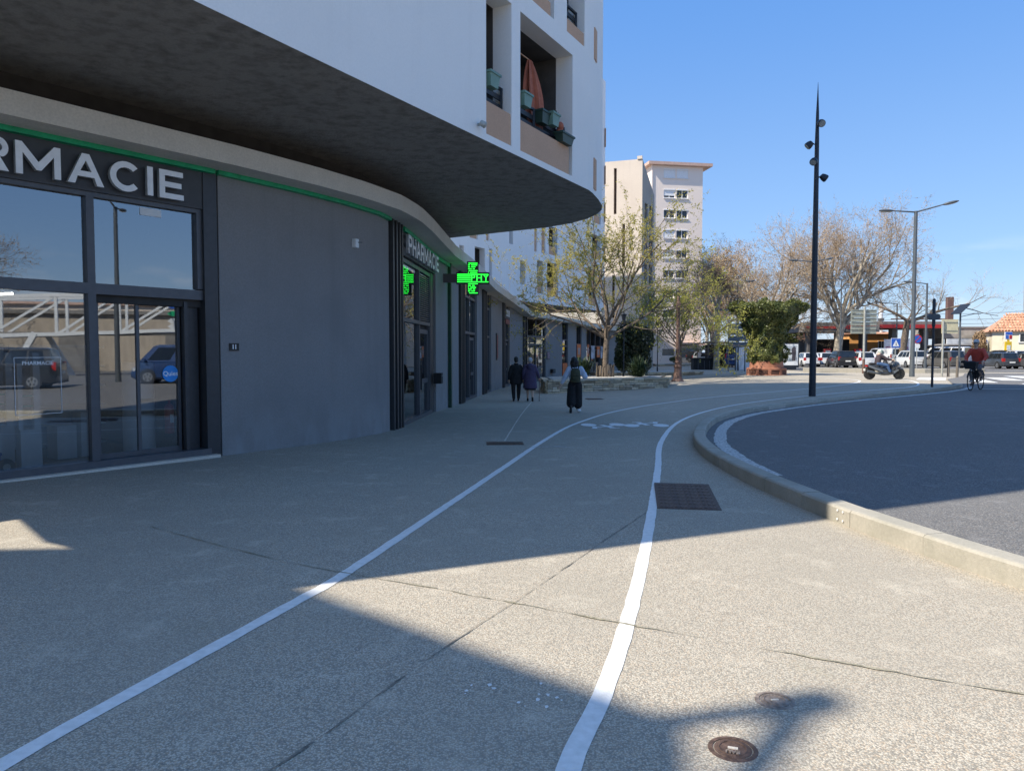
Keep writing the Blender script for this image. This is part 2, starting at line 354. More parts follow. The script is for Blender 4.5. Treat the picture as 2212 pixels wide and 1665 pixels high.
# kerb stones
kb = tag(bpy.data.objects.new('kerb', None), kind='structure'); col.objects.link(kb); kb.location = base_at(3.2, 10)
kl = [0]
for a, b in zip(KERB, KERB[1:]): kl.append(kl[-1] + (b - a).length)
def kat(s):
    s = min(max(s, 0), kl[-1])
    for i in range(len(kl) - 1):
        if s <= kl[i + 1]:
            t = (s - kl[i]) / max(1e-6, kl[i + 1] - kl[i]); return KERB[i].lerp(KERB[i + 1], t), nrm(KERB, i).lerp(nrm(KERB, i + 1), t).normalized()
    return KERB[-1], nrm(KERB, len(KERB) - 1)
prof = [(.0, -.10), (-.004, .155), (.012, .172), (.03, .178), (.20, .182), (.222, .168), (.235, -.10)]
def kerb_piece(s0, s1, pf, name, mat, jx=0, jz=0):
    g = G(); vs = []; k = max(2, int((s1 - s0) / .25) + 1); n = len(pf)
    for j in range(k):
        p, nn = kat(s0 + (s1 - s0) * j / (k - 1))
        for u, z in pf:
            q = p + nn * (u + jx); vs.append((q.x, q.y, gz(q.x, q.y) + z + jz * (1 if z > 0 else 0)))
    fs = [(j * n + i, j * n + i + 1, (j + 1) * n + i + 1, (j + 1) * n + i) for j in range(k - 1) for i in range(n - 1)]
    fs += [tuple(range(n)), tuple((k - 1) * n + i for i in range(n - 1, -1, -1))]
    return g.add(vs, fs).obj(name, mat, kb, False, True)
s = 0.0
while s < kl[-1] - .4:
    e = min(s + 1.0 * R.uniform(.97, 1.03), kl[-1]); kerb_piece(s + .006, e - .006, prof, 'kerb_stone', m_kerb, R.uniform(-.005, .005), R.uniform(-.004, .004)); s = e
kerb_piece(.01, kl[-1] - .01, [(.008, -.10), (.008, .150), (.03, .168), (.20, .172), (.225, .15), (.225, -.10)], 'mortar_bed', m_mortar)
# survey dots sprayed on a kerb stone
s_dot = min(range(len(KERB)), key=lambda i: (KERB[i] - Vector((3.325, 7.3, 0))).length); p, nn = KERB[s_dot], nrm(KERB, s_dot)
g = G()
for dx, dz in ((-.05, .045), (.05, .045), (-.05, -.045), (.05, -.045)):
    q = p - nn * .008 + Vector((-nn.y, nn.x, 0)) * dx; g.lathe([(.012, -.002), (.012, .002)], (q.x, q.y, gz(q.x, q.y) + .09 + dz), 10, 0, nn)
g.obj('survey_dots', m_paint, kb, False, True)

def decal(name, polys, mat, label, cat, dz=.005, X=0, Y=0, a=0, lift=0):
    g = G(); ca, sa = math.cos(a), math.sin(a)
    for poly in polys:
        vs = []
        for x, y in poly:
            q = (X + x * ca - y * sa, Y + x * sa + y * ca); vs.append((*q, gz(*q) + dz + lift))
        g.add(vs, [tuple(range(len(vs)))])
    return tag(g.obj(name, mat), label, cat)
def circ(x, y, r, n=18, ry=None): return [(x + r * math.cos(2 * math.pi * k / n), y + (ry or r) * math.sin(2 * math.pi * k / n)) for k in range(n)]
def thick(a, b, wd):
    dx, dy = b[0] - a[0], b[1] - a[1]; L = math.hypot(dx, dy); nx, ny = -dy / L * wd / 2, dx / L * wd / 2
    return [(a[0] - nx, a[1] - ny), (b[0] - nx, b[1] - ny), (b[0] + nx, b[1] + ny), (a[0] + nx, a[1] + ny)]
bike = [circ(-.36, 0, .19, 18, .40), circ(.36, 0, .19, 18, .40), thick((-.36, .0), (.02, .55), .13), thick((.0, .5), (.30, .62), .12), thick((.05, .05), (-.1, .85), .13), thick((.30, .5), (.36, .95), .11), thick((.22, 1.0), (.44, .92), .08), thick((-.24, .9), (.0, .86), .1)]
decal('cycle_symbol', bike, m_paint, 'white painted cycle symbol lying upside down on the lane', 'road marking', .006, 2.27, 18.45, math.pi + .06)
decal('cycle_symbol', bike, m_paint, 'white painted upright cycle symbol on the lane near the kerb', 'road marking', .006, 3.30, 18.15, -.04)
decal('ghost_marking', [[(-.5, -.06), (0, .05), (.28, .10), (.5, -.10), (.3, -.02), (.1, .02), (-.2, -.04)]], m_paintw, 'faded remnant of an older white marking beside the lane line', 'road marking', .005, .62, 13.9, .1)
def drops(X, Y, n, sp, seed):
    r2 = random.Random(seed); ps = []
    for k in range(n):
        x, y, r = r2.gauss(0, sp), r2.gauss(0, sp), r2.uniform(.004, .014); ps.append([(x + r * R.uniform(.5, 1.3) * math.cos(t), y + r * 1.4 * R.uniform(.5, 1.3) * math.sin(t)) for t in (0, .8, 1.7, 2.5, 3.3, 4.2, 5.1)])
    return ps
decal('bird_droppings', drops(0, 0, 9, .06, 3), m_paint, 'splash of white bird droppings on the shaded paving', 'droppings', .004, .13, 3.55)['kind'] = 'stuff'
decal('bird_droppings', drops(0, 0, 5, .05, 5), m_paint, 'small white specks of droppings beside the larger splash', 'droppings', .004, -.17, 3.72)['kind'] = 'stuff'

# covers and grates
def rect_cover(name, c, a, wd, ln, nx, ny, label, mat):
    t = thing(name, label, 'manhole cover', (c[0], c[1], gz(*c) + .012), a)
    G().box(-wd / 2 - .03, wd / 2 + .03, -ln / 2 - .03, ln / 2 + .03, -.02, .002).obj('frame', m_iron, t)
    me = None
    for i in range(nx):
        for j in range(ny):
            if me is None:
                cw, cl = wd / nx - .006, ln / ny - .006
                g = G().box(-cw / 2, cw / 2, -cl / 2, cl / 2, -.01, .004)
                for k in range(3): g.box(-cw / 2 + cw * (k + .2) / 3, -cw / 2 + cw * (k + .8) / 3, -cl * .42, cl * .42, .0035, .008)
                me = g.mesh('plate', mat)
            o = bpy.data.objects.new('plate', me); col.objects.link(o); o.parent = t
            o.location = (-wd / 2 + wd * (i + .5) / nx, -ln / 2 + ln * (j + .5) / ny, .001)
    return t
rect_cover('manhole_cover', (2.10, 8.93), -.17, .64, 1.55, 4, 8, 'large rusty rectangular cover with ribbed plates by the lane line', m_iron)
rect_cover('drain_grate', (-.14, 14.47), .05, .66, .38, 7, 1, 'small rusty slotted drain grate near the pharmacy', m_iron)
rect_cover('drain_grate', (3.31, 29.6), .1, .6, .55, 5, 2, 'narrow rusty slotted grate before the stone planter', m_iron)
def text_mesh(s, size, mats, ext=.0, off=0, sp=1.0, flat=False):
    c = bpy.data.curves.new('t', 'FONT'); c.body = s; c.size = size; c.extrude = ext; c.offset = off; c.space_character = sp; c.align_x = 'CENTER'; c.align_y = 'CENTER'; c.resolution_u = 3
    o = bpy.data.objects.new('t', c); col.objects.link(o)
    me = bpy.data.meshes.new_from_object(o.evaluated_get(bpy.context.evaluated_depsgraph_get()))
    bpy.data.objects.remove(o); bpy.data.curves.remove(c); me.materials.clear()
    for m in (mats if isinstance(mats, (list, tuple)) else [mats]): me.materials.append(m)
    return me
def text_obj(name, s, size, mat, parent, loc, rot, ext=.002, off=0, sp=1.0, world=True):
    o = bpy.data.objects.new(name, text_mesh(s, size, mat, ext, off, sp)); col.objects.link(o)
    o.location = loc; o.rotation_euler = rot
    if parent:
        o.parent = parent
        if world: o.matrix_parent_inverse = basis(parent).inverted()
    return o
def round_cover(c, r, mat, label, txt):
    t = thing('round_cover', label, 'manhole cover', base_at(*c), R.uniform(-.3, .3))
    G().lathe([(r + .02, -.02), (r + .02, .002), (r, .004), (r, -.004)], n=28).obj('ring', mat, t, True)
    g = G().lathe([(r - .006, -.02), (r - .006, .003), (r * .72, .004), (r * .70, .007), (r * .66, .007), (r * .64, .003)], n=28)
    g.obj('lid', mat, t, True)
    G().obox((0, 0, .005), r * .5, r * .16, .006).obj('key_slot', m_fascia, t)
    if txt: text_obj('lettering', txt, r * .38, m_iron2, t, (0, r * -.38, .006), (0, 0, math.pi), .002, .002, world=False)
round_cover((.95, 3.11), .085, m_iron, 'dark rusty round water cover at the shadow edge', 'EAU')
round_cover((1.29, 3.56), .075, m_iron2, 'pale worn round cover set in sunlit paving', None)
# zebra crossing on the far road
for cx, cy, ln, wd in ((23.2, 36.5, 3.4, .75), (26.3, 39.6, 5.0, 1.0), (29.8, 43.3, 5.0, 1.0), (33.4, 46.8, 5.0, 1.0), (37.0, 50.0, 5.0, 1.0), (23.2, 33.0, 1.6, .6)):
    a = Vector((cx, cy, 0)); d = Vector((.40, .917, 0)) * ln / 2; n_ = Vector((.917, -.40, 0)) * wd / 2
    q = [a - n_ - d, a + n_ - d, a + n_ + d, a - n_ + d]
    g = G().add([(v.x, v.y, gz(v.x, v.y) + .036) for v in q], [(0, 1, 2, 3)]); tag(g.obj('crossing_stripe', m_paint), 'white zebra crossing stripe on the far road', 'road marking', 'zebra crossing stripes')
tag(ribbon(smooth_path([(18.6, 29.6), (20.5, 29.3), (25, 28.4)], .3), .2, .036, .01).obj('give_way_line', m_paintw), 'worn white line across the road by the crossing', 'road marking')
g = G().add([(x, y, gz(x, y) + .005) for x, y in ((22.6, 38.6), (25.2, 43.0), (23.9, 43.4), (21.6, 39.6))], [(0, 1, 2, 3)])
tag(g.obj('tactile_strip', m_paint), 'pale tactile strip on the pavement before the crossing', 'road marking')
# ------------------------------------------------------------ near apartment building with the pharmacy
NB = thing('apartment_building', 'white apartment block overhanging grey shop fronts with rounded prow', 'building', (-3, 16, -.15))
def part(g, name, mat, root=None, smooth=False): return g.obj(name, mat, root or NB, smooth, True)
W = [(-12.0, 3.28), (-6.96, 10.0), (-5.0, 12.62), (-4.1, 13.98), (-3.45, 15.15), (-2.95, 16.35), (-2.72, 17.6), (-2.6, 18.9), (-2.35, 23.3), (-1.83, 27.7), (-1.3, 34.5), (-.15, 44.8), (.78, 51.0), (4.4, 56.6), (7.4, 64), (10.3, 70), (13.6, 73)]
W = [Vector((*p, 0)) for p in W]
wl = [0]
for a, b in zip(W, W[1:]): wl.append(wl[-1] + (b - a).length)
def wat(s):
    for i in range(len(wl) - 1):
        if s <= wl[i + 1] or i == len(wl) - 2:
            t = (s - wl[i]) / (wl[i + 1] - wl[i]); p = W[i].lerp(W[i + 1], t); d = (W[i + 1] - W[i]).normalized(); return p, Vector((d.y, -d.x, 0)), d
def wsm(s):        # point with smoothed normal
    p, n, d = wat(s); _, n1, _ = wat(max(0, s - .5)); _, n2, _ = wat(min(wl[-1], s + .5)); n = (n + n1 + n2).normalized(); return p, n, Vector((-n.y, n.x, 0))
def top_z(s):      # top of the canopy slab, following the fall of the street
    T = [(0, 5.04), (17, 5.04), (46, 4.62), (50.8, 4.36), (57.5, 4.05), (65.5, 3.82), (80, 3.7)]
    for (a, za), (b, zb) in zip(T, T[1:]):
        if s <= b: return za + (zb - za) * (s - a) / (b - a)
    return 3.7
def sweep(s0, s1, pf, step=.4, zf=None):
    """profile [(out, z)] swept along the shop line; closed"""
    g = G(); k = max(2, int((s1 - s0) / step) + 1); n = len(pf); vs = []
    for j in range(k):
        s = s0 + (s1 - s0) * j / (k - 1); p, nn, _ = wsm(s)
        for u, z in pf:
            q = p + nn * u; vs.append((q.x, q.y, z + (zf(s) if zf else 0)))
    fs = [(j * n + i, j * n + (i + 1) % n, (j + 1) * n + (i + 1) % n, (j + 1) * n + i) for j in range(k - 1) for i in range(n)]
    fs = [f[::-1] for f in fs]
    fs += [tuple(range(n)), tuple((k - 1) * n + i for i in range(n - 1, -1, -1))]
    return g.add(vs, fs)
def sbox(s, out, sx, dp, z0, z1):
    """box at arc position s: sx along the wall, dp deep, centre 'out' in front of the wall line"""
    p, n, d = wat(s); c = p + n * out; return G().obox((c.x, c.y, (z0 + z1) / 2), sx, dp, z1 - z0, math.atan2(d.y, d.x))
tz = lambda s: top_z(s) - 5.04
SLAB_END = 71
part(sweep(2.2, SLAB_END, [(-.25, 4.72), (.6, 4.72), (.62, 5.04), (-.25, 5.04)], .35, tz), 'canopy_slab', m_fascia, None, True)
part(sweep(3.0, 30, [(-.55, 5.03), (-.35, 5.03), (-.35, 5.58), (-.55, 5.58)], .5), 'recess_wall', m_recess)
part(sweep(30.5, SLAB_END, [(-6, 4.95), (-.3, 4.95), (-.3, 5.0), (-6, 5.0)], 1.5, tz), 'shop_roof', m_fascia)
def wall(s0, s1, z1=4.72, mat=None, out=0):
    g = G(); k = max(2, int((s1 - s0) / .35) + 1); vs = []
    for j in range(k):
        s = s0 + (s1 - s0) * j / (k - 1); p, nn, _ = wsm(s)
        for u in (out, out - .3):
            q = p + nn * u; zb = gz(q.x, q.y) - .15; vs += [(q.x, q.y, zb), (q.x, q.y, z1 + tz(s))]
    n = 4; fs = []
    for j in range(k - 1):
        for a, b in ((0, 1), (1, 3), (3, 2), (2, 0)): fs.append((j * n + a, (j + 1) * n + a, (j + 1) * n + b, j * n + b))
    fs += [(0, 1, 3, 2), ((k - 1) * n, (k - 1) * n + 2, (k - 1) * n + 3, (k - 1) * n + 1)]
    return part(g.add(vs, fs), 'wall', mat or m_grey, None, True)
for a, b in ((3.2, 6.2), (11.72, 16.66), (22.66, 24.5), (24.5, 26.5), (31.55, 33.4), (36.6, 41.0), (44.6, 50.45), (53.85, 56.3), (57.2, 59.2), (60.6, 62.0), (67.8, 71.5)): wall(a, b)
# green trims under the slab and the green rainwater pipe
part(sweep(6.2, 11.62, [(.0, 4.645), (.10, 4.65), (.10, 4.725), (.0, 4.725)], .5), 'green_trim', m_green)
part(sweep(11.68, 16.62, [(.0, 4.645), (.10, 4.65), (.10, 4.725), (.0, 4.725)], .3), 'green_trim', m_green)
part(sweep(17.7, 24.6, [(.02, 4.60), (.09, 4.60), (.09, 4.70), (.02, 4.70)], .3, tz), 'green_trim', m_green)
p, n, d = wat(24.66); part(G().obox((p.x + n.x * .06, p.y + n.y * .06, 2.2), .16, .10, 4.9, math.atan2(d.y, d.x)), 'rainwater_pipe', m_gpipe)
# louvre fins
def fins(s0, s1, k, z1=4.72):
    for i in range(k):
        s = s0 + (s1 - s0) * (i + .5) / k; p, n, _ = wat(s); part(sbox(s, -.06, (s1 - s0) / k * .35, .26, gz(p.x, p.y) - .1, z1 + tz(s)), 'louvre_fin', m_frame2)
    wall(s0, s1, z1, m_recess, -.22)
fins(16.7, 17.66, 4); fins(26.55, 27.6, 4); fins(33.4, 34.9, 4); fins(41.05, 41.9, 3); fins(50.5, 51.35, 3)
def pane(s0, s1, z0, z1, out=-.12, mat=None):
    p0, n0, _ = wat(s0); p1, n1, _ = wat(s1); a = p0 + n0 * out; b = p1 + n1 * out
    return part(G().quad((a.x, a.y, z0), (b.x, b.y, z0), (b.x, b.y, z1), (a.x, a.y, z1)), 'pane', mat or m_glass)
def frame(s, wd, z0, z1, name='mullion', out=-.10, dp=.12, mat=None): return part(sbox(s, out, wd, dp, z0, z1), name, mat or m_frame)
def rail_(s0, s1, z0, z1, name='transom', out=-.10, dp=.118, mat=None):
    return part(sweep(s0, s1, [(out - dp / 2, z0), (out + dp / 2, z0), (out + dp / 2, z1), (out - dp / 2, z1)], .6), name, mat or m_frame)
gb = lambda s: (lambda p: gz(p.x, p.y))(wat(s)[0])
# --- main pharmacy front
rail_(6.2, 11.5, -.12, .05, 'threshold', -.06, .2); part(sweep(6.2, 11.6, [(-.02, -.16), (.14, -.16), (.14, -.055), (-.02, -.05)], .6), 'door_step', m_fascia)
frame(6.26, .12, .05, 4.03); frame(9.675, .11, .05, 4.03); frame(11.56, .24, -.15, 4.70, 'post', -.08, .2, m_frame2); frame(11.40, .10, 2.72, 4.03)
rail_(6.3, 11.44, 2.54, 2.70); rail_(6.3, 11.44, 3.97, 4.05, 'head_rail')
pane(6.32, 9.62, .05, 2.55); pane(6.32, 9.62, 2.70, 3.98); pane(9.73, 11.35, 2.70, 3.98)
part(sweep(6.2, 11.44, [(-.14, 4.04), (.0, 4.04), (.0, 4.68), (-.14, 4.68)], .6), 'sign_panel', m_sign)
frame(11.16, .06, .0, 2.5, 'door_pocket', -.14, .1, m_frame2); frame(11.30, .22, .0, 2.53, 'door_pocket', -.22, .1, m_frame2)
rail_(9.73, 11.44, 2.42, 2.545, 'door_track', -.22, .2, m_recess)
for i, (a, b, o_) in enumerate(((9.76, 10.42, -.19), (10.40, 11.12, -.24))):
    dr = frame(a + .025, .045, .03, 2.42, 'door_leaf', o_, .05, m_frame)
    for nm, gg in (('door_stile', sbox(b - .025, o_, .045, .05, .03, 2.42)), ('door_rail', sbox((a + b) / 2, o_, b - a - .1, .048, .03, .12))): gg.obj(nm, m_frame, dr, False, True)
    p0, n0, _ = wat(a + .05); p1, n1, _ = wat(b - .05); q0 = p0 + n0 * o_; q1 = p1 + n1 * o_
    G().quad((q0.x, q0.y, .12), (q1.x, q1.y, .12), (q1.x, q1.y, 2.42), (q0.x, q0.y, 2.42)).obj('door_pane', m_glass, dr, False, True)
# --- side front of the pharmacy and the shops beyond
def shop(s0, s1, split, door=None, grille=None, tz1=2.45, mat=None, hd=3.95):
    g0 = min(gb(s0), gb(s1)); dz = tz((s0 + s1) / 2); T = hd + dz; Tm = tz1 + dz * .5
    ks = [s0] + split + [s1]
    for s in ks: frame(s, .09, g0 - .1, 4.72 + dz, 'mullion', -.13)
    rail_(s0, s1, T, T + .10, 'head_rail', -.13); rail_(s0, s1, Tm, Tm + .10, 'transom', -.13); rail_(s0, s1, g0 - .1, g0 + .12, 'threshold', -.11, .16)
    for i, (a, b) in enumerate(zip(ks, ks[1:])):
        if grille == i:
            k = 22; rail = [part(sbox((a + b) / 2, -.13, b - a - .1, .05, Tm + .14 + (T - Tm - .16) * j / k, Tm + .14 + (T - Tm - .16) * j / k + .026), 'grille_slat', m_frame) for j in range(k)]
            wall(a + .05, b - .05, 3.9, m_recess, -.2)
        else: pane(a + .04, b - .04, Tm + .1, T, -.15, mat)
        if door == i:
            m_ = (a + b) / 2; hw = (b - a) / 2 - .1
            dr = frame(m_ - hw, .10, g0 + .1, Tm - .12, 'door_leaf', -.16, .06)
            for nm, gg in (('door_stile', sbox(m_ + hw, -.16, .10, .06, g0 + .1, Tm - .12)), ('door_rail', sbox(m_, -.16, 2 * hw - .1, .058, g0 + .95, g0 + 1.08)), ('door_rail', sbox(m_, -.16, 2 * hw - .1, .058, Tm - .24, Tm - .12)), ('pull_handle', sbox(m_ - hw + .16, -.09, .04, .05, g0 + .8, g0 + 1.5))): gg.obj(nm, m_frame if nm != 'pull_handle' else m_steel, dr, False, True)
            pane(m_ - hw, m_ + hw, g0 + .1, Tm - .12, -.165, mat)
        else: pane(a + .04, b - .04, g0 + .12, Tm, -.15, mat)
shop(17.74, 22.05, [20.3], 1, 1); frame(22.35, .5, -.4, 4.7, 'post', -.12, .12, m_frame2)
part(sweep(17.72, 22.6, [(-.14, 4.04), (.0, 4.04), (.0, 4.60), (-.14, 4.60)], .6), 'sign_panel', m_sign)
shop(27.7, 31.5, [29.7], 1); shop(34.95, 36.5, [], None); shop(42.0, 44.5, [43.2], 1); shop(51.4, 53.8, [52.6], 1, hd=3.4); shop(56.35, 57.15, [], hd=3.4); shop(59.25, 60.55, [], hd=3.2, tz1=2.3); shop(62.05, 67.7, [63.4, 64.9, 66.3], 1, hd=3.2, tz1=2.3)
part(sweep(42.0, 44.5, [(-.05, 3.55), (.03, 3.55), (.03, 4.15), (-.05, 4.15)], .6), 'sign_panel', m_sign)
# rooms behind the glass
def room(s0, s1, dep, z1=4.6):
    a, na, _ = wat(s0); b, nb, _ = wat(s1); c = b - nb * dep; e = a - na * dep; g = G(); z0 = min(gz(a.x, a.y), gz(b.x, b.y)) - .02
    a = a - na * .3; b = b - nb * .3
    g.quad((a.x, a.y, z0), (b.x, b.y, z0), (c.x, c.y, z0), (e.x, e.y, z0), 1)
    g.quad((e.x, e.y, z0), (c.x, c.y, z0), (c.x, c.y, z1), (e.x, e.y, z1)); g.quad((a.x, a.y, z0), (e.x, e.y, z0), (e.x, e.y, z1), (a.x, a.y, z1)); g.quad((b.x, b.y, z0), (b.x, b.y, z1), (c.x, c.y, z1), (c.x, c.y, z0))
    g.quad((a.x, a.y, z1), (e.x, e.y, z1), (c.x, c.y, z1), (b.x, b.y, z1)); part(g, 'interior', [m_dark, m_floor])
room(6.2, 11.6, 4.5, 4.3)
for a, b in ((17.7, 22.4), (27.6, 31.5), (34.9, 36.5), (42, 44.5), (51.4, 53.8), (56.3, 57.2), (59.2, 60.6), (62, 67.8)): room(a, b, 1.6, 3.9)

# --- upper storeys
FA = Vector((-3.48, 8.44, 0)); FD = Vector((.4847, .8747, 0)); FN = Vector((.8747, -.4847, 0)); UH = 5.56; TOPH = 25.0
def fpt(s, u=0, A=FA, D=FD, N=FN): return A + D * s + N * u
tip = [(1.98, 18.4), (2.22, 19.2), (2.40, 19.95), (2.47, 20.6), (2.40, 21.3), (2.18, 22.05), (1.78, 22.75), (1.1, 23.5), (-2.16, 25.71), (-11, 29.5)]
E0 = fpt(-6.15); Ea = E0 + Vector((-2.55, 1.42, 0)); E1 = Ea + Vector((-.68, .73, 0)) * 10
plan = [tuple(E0[:2])] + [tuple(fpt(11.0)[:2])] + tip + [(-22, 22), tuple(E1[:2]), tuple(Ea[:2])]
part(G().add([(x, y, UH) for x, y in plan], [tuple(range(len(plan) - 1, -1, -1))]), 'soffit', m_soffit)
part(G().add([(x, y, TOPH) for x, y in plan], [tuple(range(len(plan)))]), 'roof', m_fascia)
def facade(root, A, D, N, L0, L1, z0, z1, ops, mat, depth=.35, room_dep=1.7, mroom=None, sfloor=None):
    """wall plane pierced by openings (s0, s1, z0, z1, kind); reveals are real, loggias have rooms behind"""
    S = sorted({L0, L1} | {o[0] for o in ops} | {o[1] for o in ops}); Z = sorted({z0, z1} | {o[2] for o in ops} | {o[3] for o in ops}); g = G()
    P = lambda s, z, u=0: (A.x + D.x * s + N.x * u, A.y + D.y * s + N.y * u, z)
    for a, b in zip(S, S[1:]):
        for c, e in zip(Z, Z[1:]):
            if not any(o[0] - 1e-6 <= a and b <= o[1] + 1e-6 and o[2] - 1e-6 <= c and e <= o[3] + 1e-6 for o in ops): g.quad(P(a, c), P(b, c), P(b, e), P(a, e))
    for o in ops:
        a, b, c, e = o[:4]; d = room_dep if o[4] == 'L' else depth
        g.quad(P(a, c), P(a, e), P(a, e, -depth), P(a, c, -depth)); g.quad(P(b, c), P(b, c, -depth), P(b, e, -depth), P(b, e))
        g.quad(P(a, e), P(b, e), P(b, e, -depth), P(a, e, -depth)); g.quad(P(a, c), P(a, c, -depth), P(b, c, -depth), P(b, c))
    ob = g.obj('wall', mat, root, False, True)
    for o in ops:
        a, b, c, e = o[:4]
        if o[4] == 'L':
            g = G(); d = room_dep
            x0, x1 = a - (.9 if not (len(o) > 5) else 0), b + (.0)
            for q in ((P(x0, c, -d), P(x1, c, -d), P(x1, e, -d), P(x0, e, -d)), (P(x0, c, -depth), P(x0, c, -d), P(x0, e, -d), P(x0, e, -depth)), (P(x1, c, -depth), P(x1, e, -depth), P(x1, e, -d), P(x1, c, -d)),
                      (P(x0, e, -depth), P(x0, e, -d), P(x1, e, -d), P(x1, e, -depth)), (P(x0, c, -depth), P(x1, c, -depth), P(x1, c, -d), P(x0, c, -d))): g.quad(*q)
            if x0 < a: g.quad(P(x0, c, -depth - .001), P(a, c, -depth - .001), P(a, e, -depth - .001), P(x0, e, -depth - .001))
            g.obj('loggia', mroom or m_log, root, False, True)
        elif o[4] == 'T': G().quad(P(a, c, -.10), P(b, c, -.10), P(b, e, -.10), P(a, e, -.10)).obj('slot_panel', m_tan, root, False, True)
        elif o[4] == 'G': G().quad(P(a, c, -depth + .02), P(b, c, -depth + .02), P(b, e, -depth + .02), P(a, e, -depth + .02)).obj('window', m_glass2, root, False, True)
        elif o[4] == 'D': G().quad(P(a, c, -depth + .02), P(b, c, -depth + .02), P(b, e, -depth + .02), P(a, e, -depth + .02)).obj('slot_back', m_log, root, False, True)
    return ob
ops = []
for k in range(5):
    b = 5.69 + 3.14 * k
    if b > 18: break
    if k % 2 == 0: ops += [(6.2, 7.16, b, b + 2.72, 'L', 1), (7.52, 10.03, b, b + 2.72, 'L', 1)]
    else: ops += [(6.9, 9.06, b, b + 2.72, 'L', 1), (9.71, 10.70, b, b + 2.72, 'L', 1)]
facade(NB, FA, FD, FN, -6.15, 11.0, UH, TOPH, ops, m_white, .42, 2.2)
for a, b, c, e, *_ in ops:
    w0, w1 = a + .02, b - .02
    for_r = (b - a) - .28 if b - a > 1.5 else (b - a) - .14
    q0, q1 = fpt(a + .004, -.06), fpt(a + for_r, -.06)
    pz = c + (.61 if c < 6 else .30 if c < 9 else .61)
    part(G().bar((q0.x, q0.y, (c + pz) / 2 + .002), (q1.x + FD.x * .13, q1.y + FD.y * .13, (c + pz) / 2 + .002), .09, pz - c), 'parapet_panel', m_tan)
    rt = part(G().bar((fpt(a, -.22)).to_tuple()[:2] + (pz + .50,), fpt(b, -.22).to_tuple()[:2] + (pz + .50,), .05, .05), 'railing', m_steel)
    for h in (.14, .32): G().bar((fpt(a, -.22)).to_tuple()[:2] + (pz + h,), fpt(b, -.22).to_tuple()[:2] + (pz + h,), .03, .10).obj('rail', m_steel, rt, False, True)
    for t in ((a + .04), (a + b) / 2 - .28, b - .05): G().bar(fpt(t, -.20).to_tuple()[:2] + (pz - .02,), fpt(t, -.20).to_tuple()[:2] + (pz + .50,), .05, .05).obj('baluster', m_steel, rt, False, True)
# walls round the prow and the ends
pw = [tuple(fpt(11.0)[:2])] + tip + [(-22, 22), tuple(E1[:2]), tuple(Ea[:2]), tuple(E0[:2])]
def plain_walls(P, z0, z1, mat, name='wall', root=None, sm=False):
    g = G(); n = len(P); vs = [(x, y, z) for x, y in P for z in (z0, z1)]
    g.add(vs, [(2 * i, 2 * i + 2, 2 * i + 3, 2 * i + 1) for i in range(n - 1)]); return part(g, name, mat, root, sm)
plain_walls(pw, UH, TOPH, m_white, 'prow_wall', None, True)
for k in range(5):                       # narrow tan slots just before the prow
    for a, zz in ((11.18, 5.66 + 3.14 * k),):
        q0, q1 = Vector((*tip[0], 0)).lerp(Vector((*tip[1], 0)), .1), Vector((*tip[0], 0)).lerp(Vector((*tip[1], 0)), .45)
        nn = Vector((.96, -.28, 0)) * .012
        part(G().bar((q0.x + nn.x, q0.y + nn.y, zz + .4), (q1.x + nn.x, q1.y + nn.y, zz + .4), .03, .75), 'slot_panel', m_tan)
# --- signs
def sign(name, txt, s0, s1, z0, z1, out, label):
    p0, n0, d0 = wat(s0); p1, n1, d1 = wat(s1); root = thing(name, label, 'sign', (*(p0.lerp(p1, .5) + n0 * out)[:2], z0))
    wds = {'I': .42, 'M': 1.22, 'A': 1.08, 'C': 1.0, 'E': .86, 'R': .95, 'H': 1.0, 'P': .92}
    tot = sum(wds[c] for c in txt); L = (p1 - p0).length; u = 0; h = z1 - z0; dd = (p1 - p0).normalized(); nn = Vector((dd.y, -dd.x, 0))
    for c in txt:
        cw = wds[c] / tot * L; q = p0 + dd * (u + cw / 2) + nn * out; u += cw
        me = letter_mesh(c, h, cw * .86)
        o = bpy.data.objects.new('letter', me); col.objects.link(o); o.location = (q.x, q.y, (z0 + z1) / 2); o.rotation_euler = (math.pi / 2, 0, math.atan2(dd.y, dd.x)); o.parent = root; o.matrix_parent_inverse = basis(root).inverted()
    return root
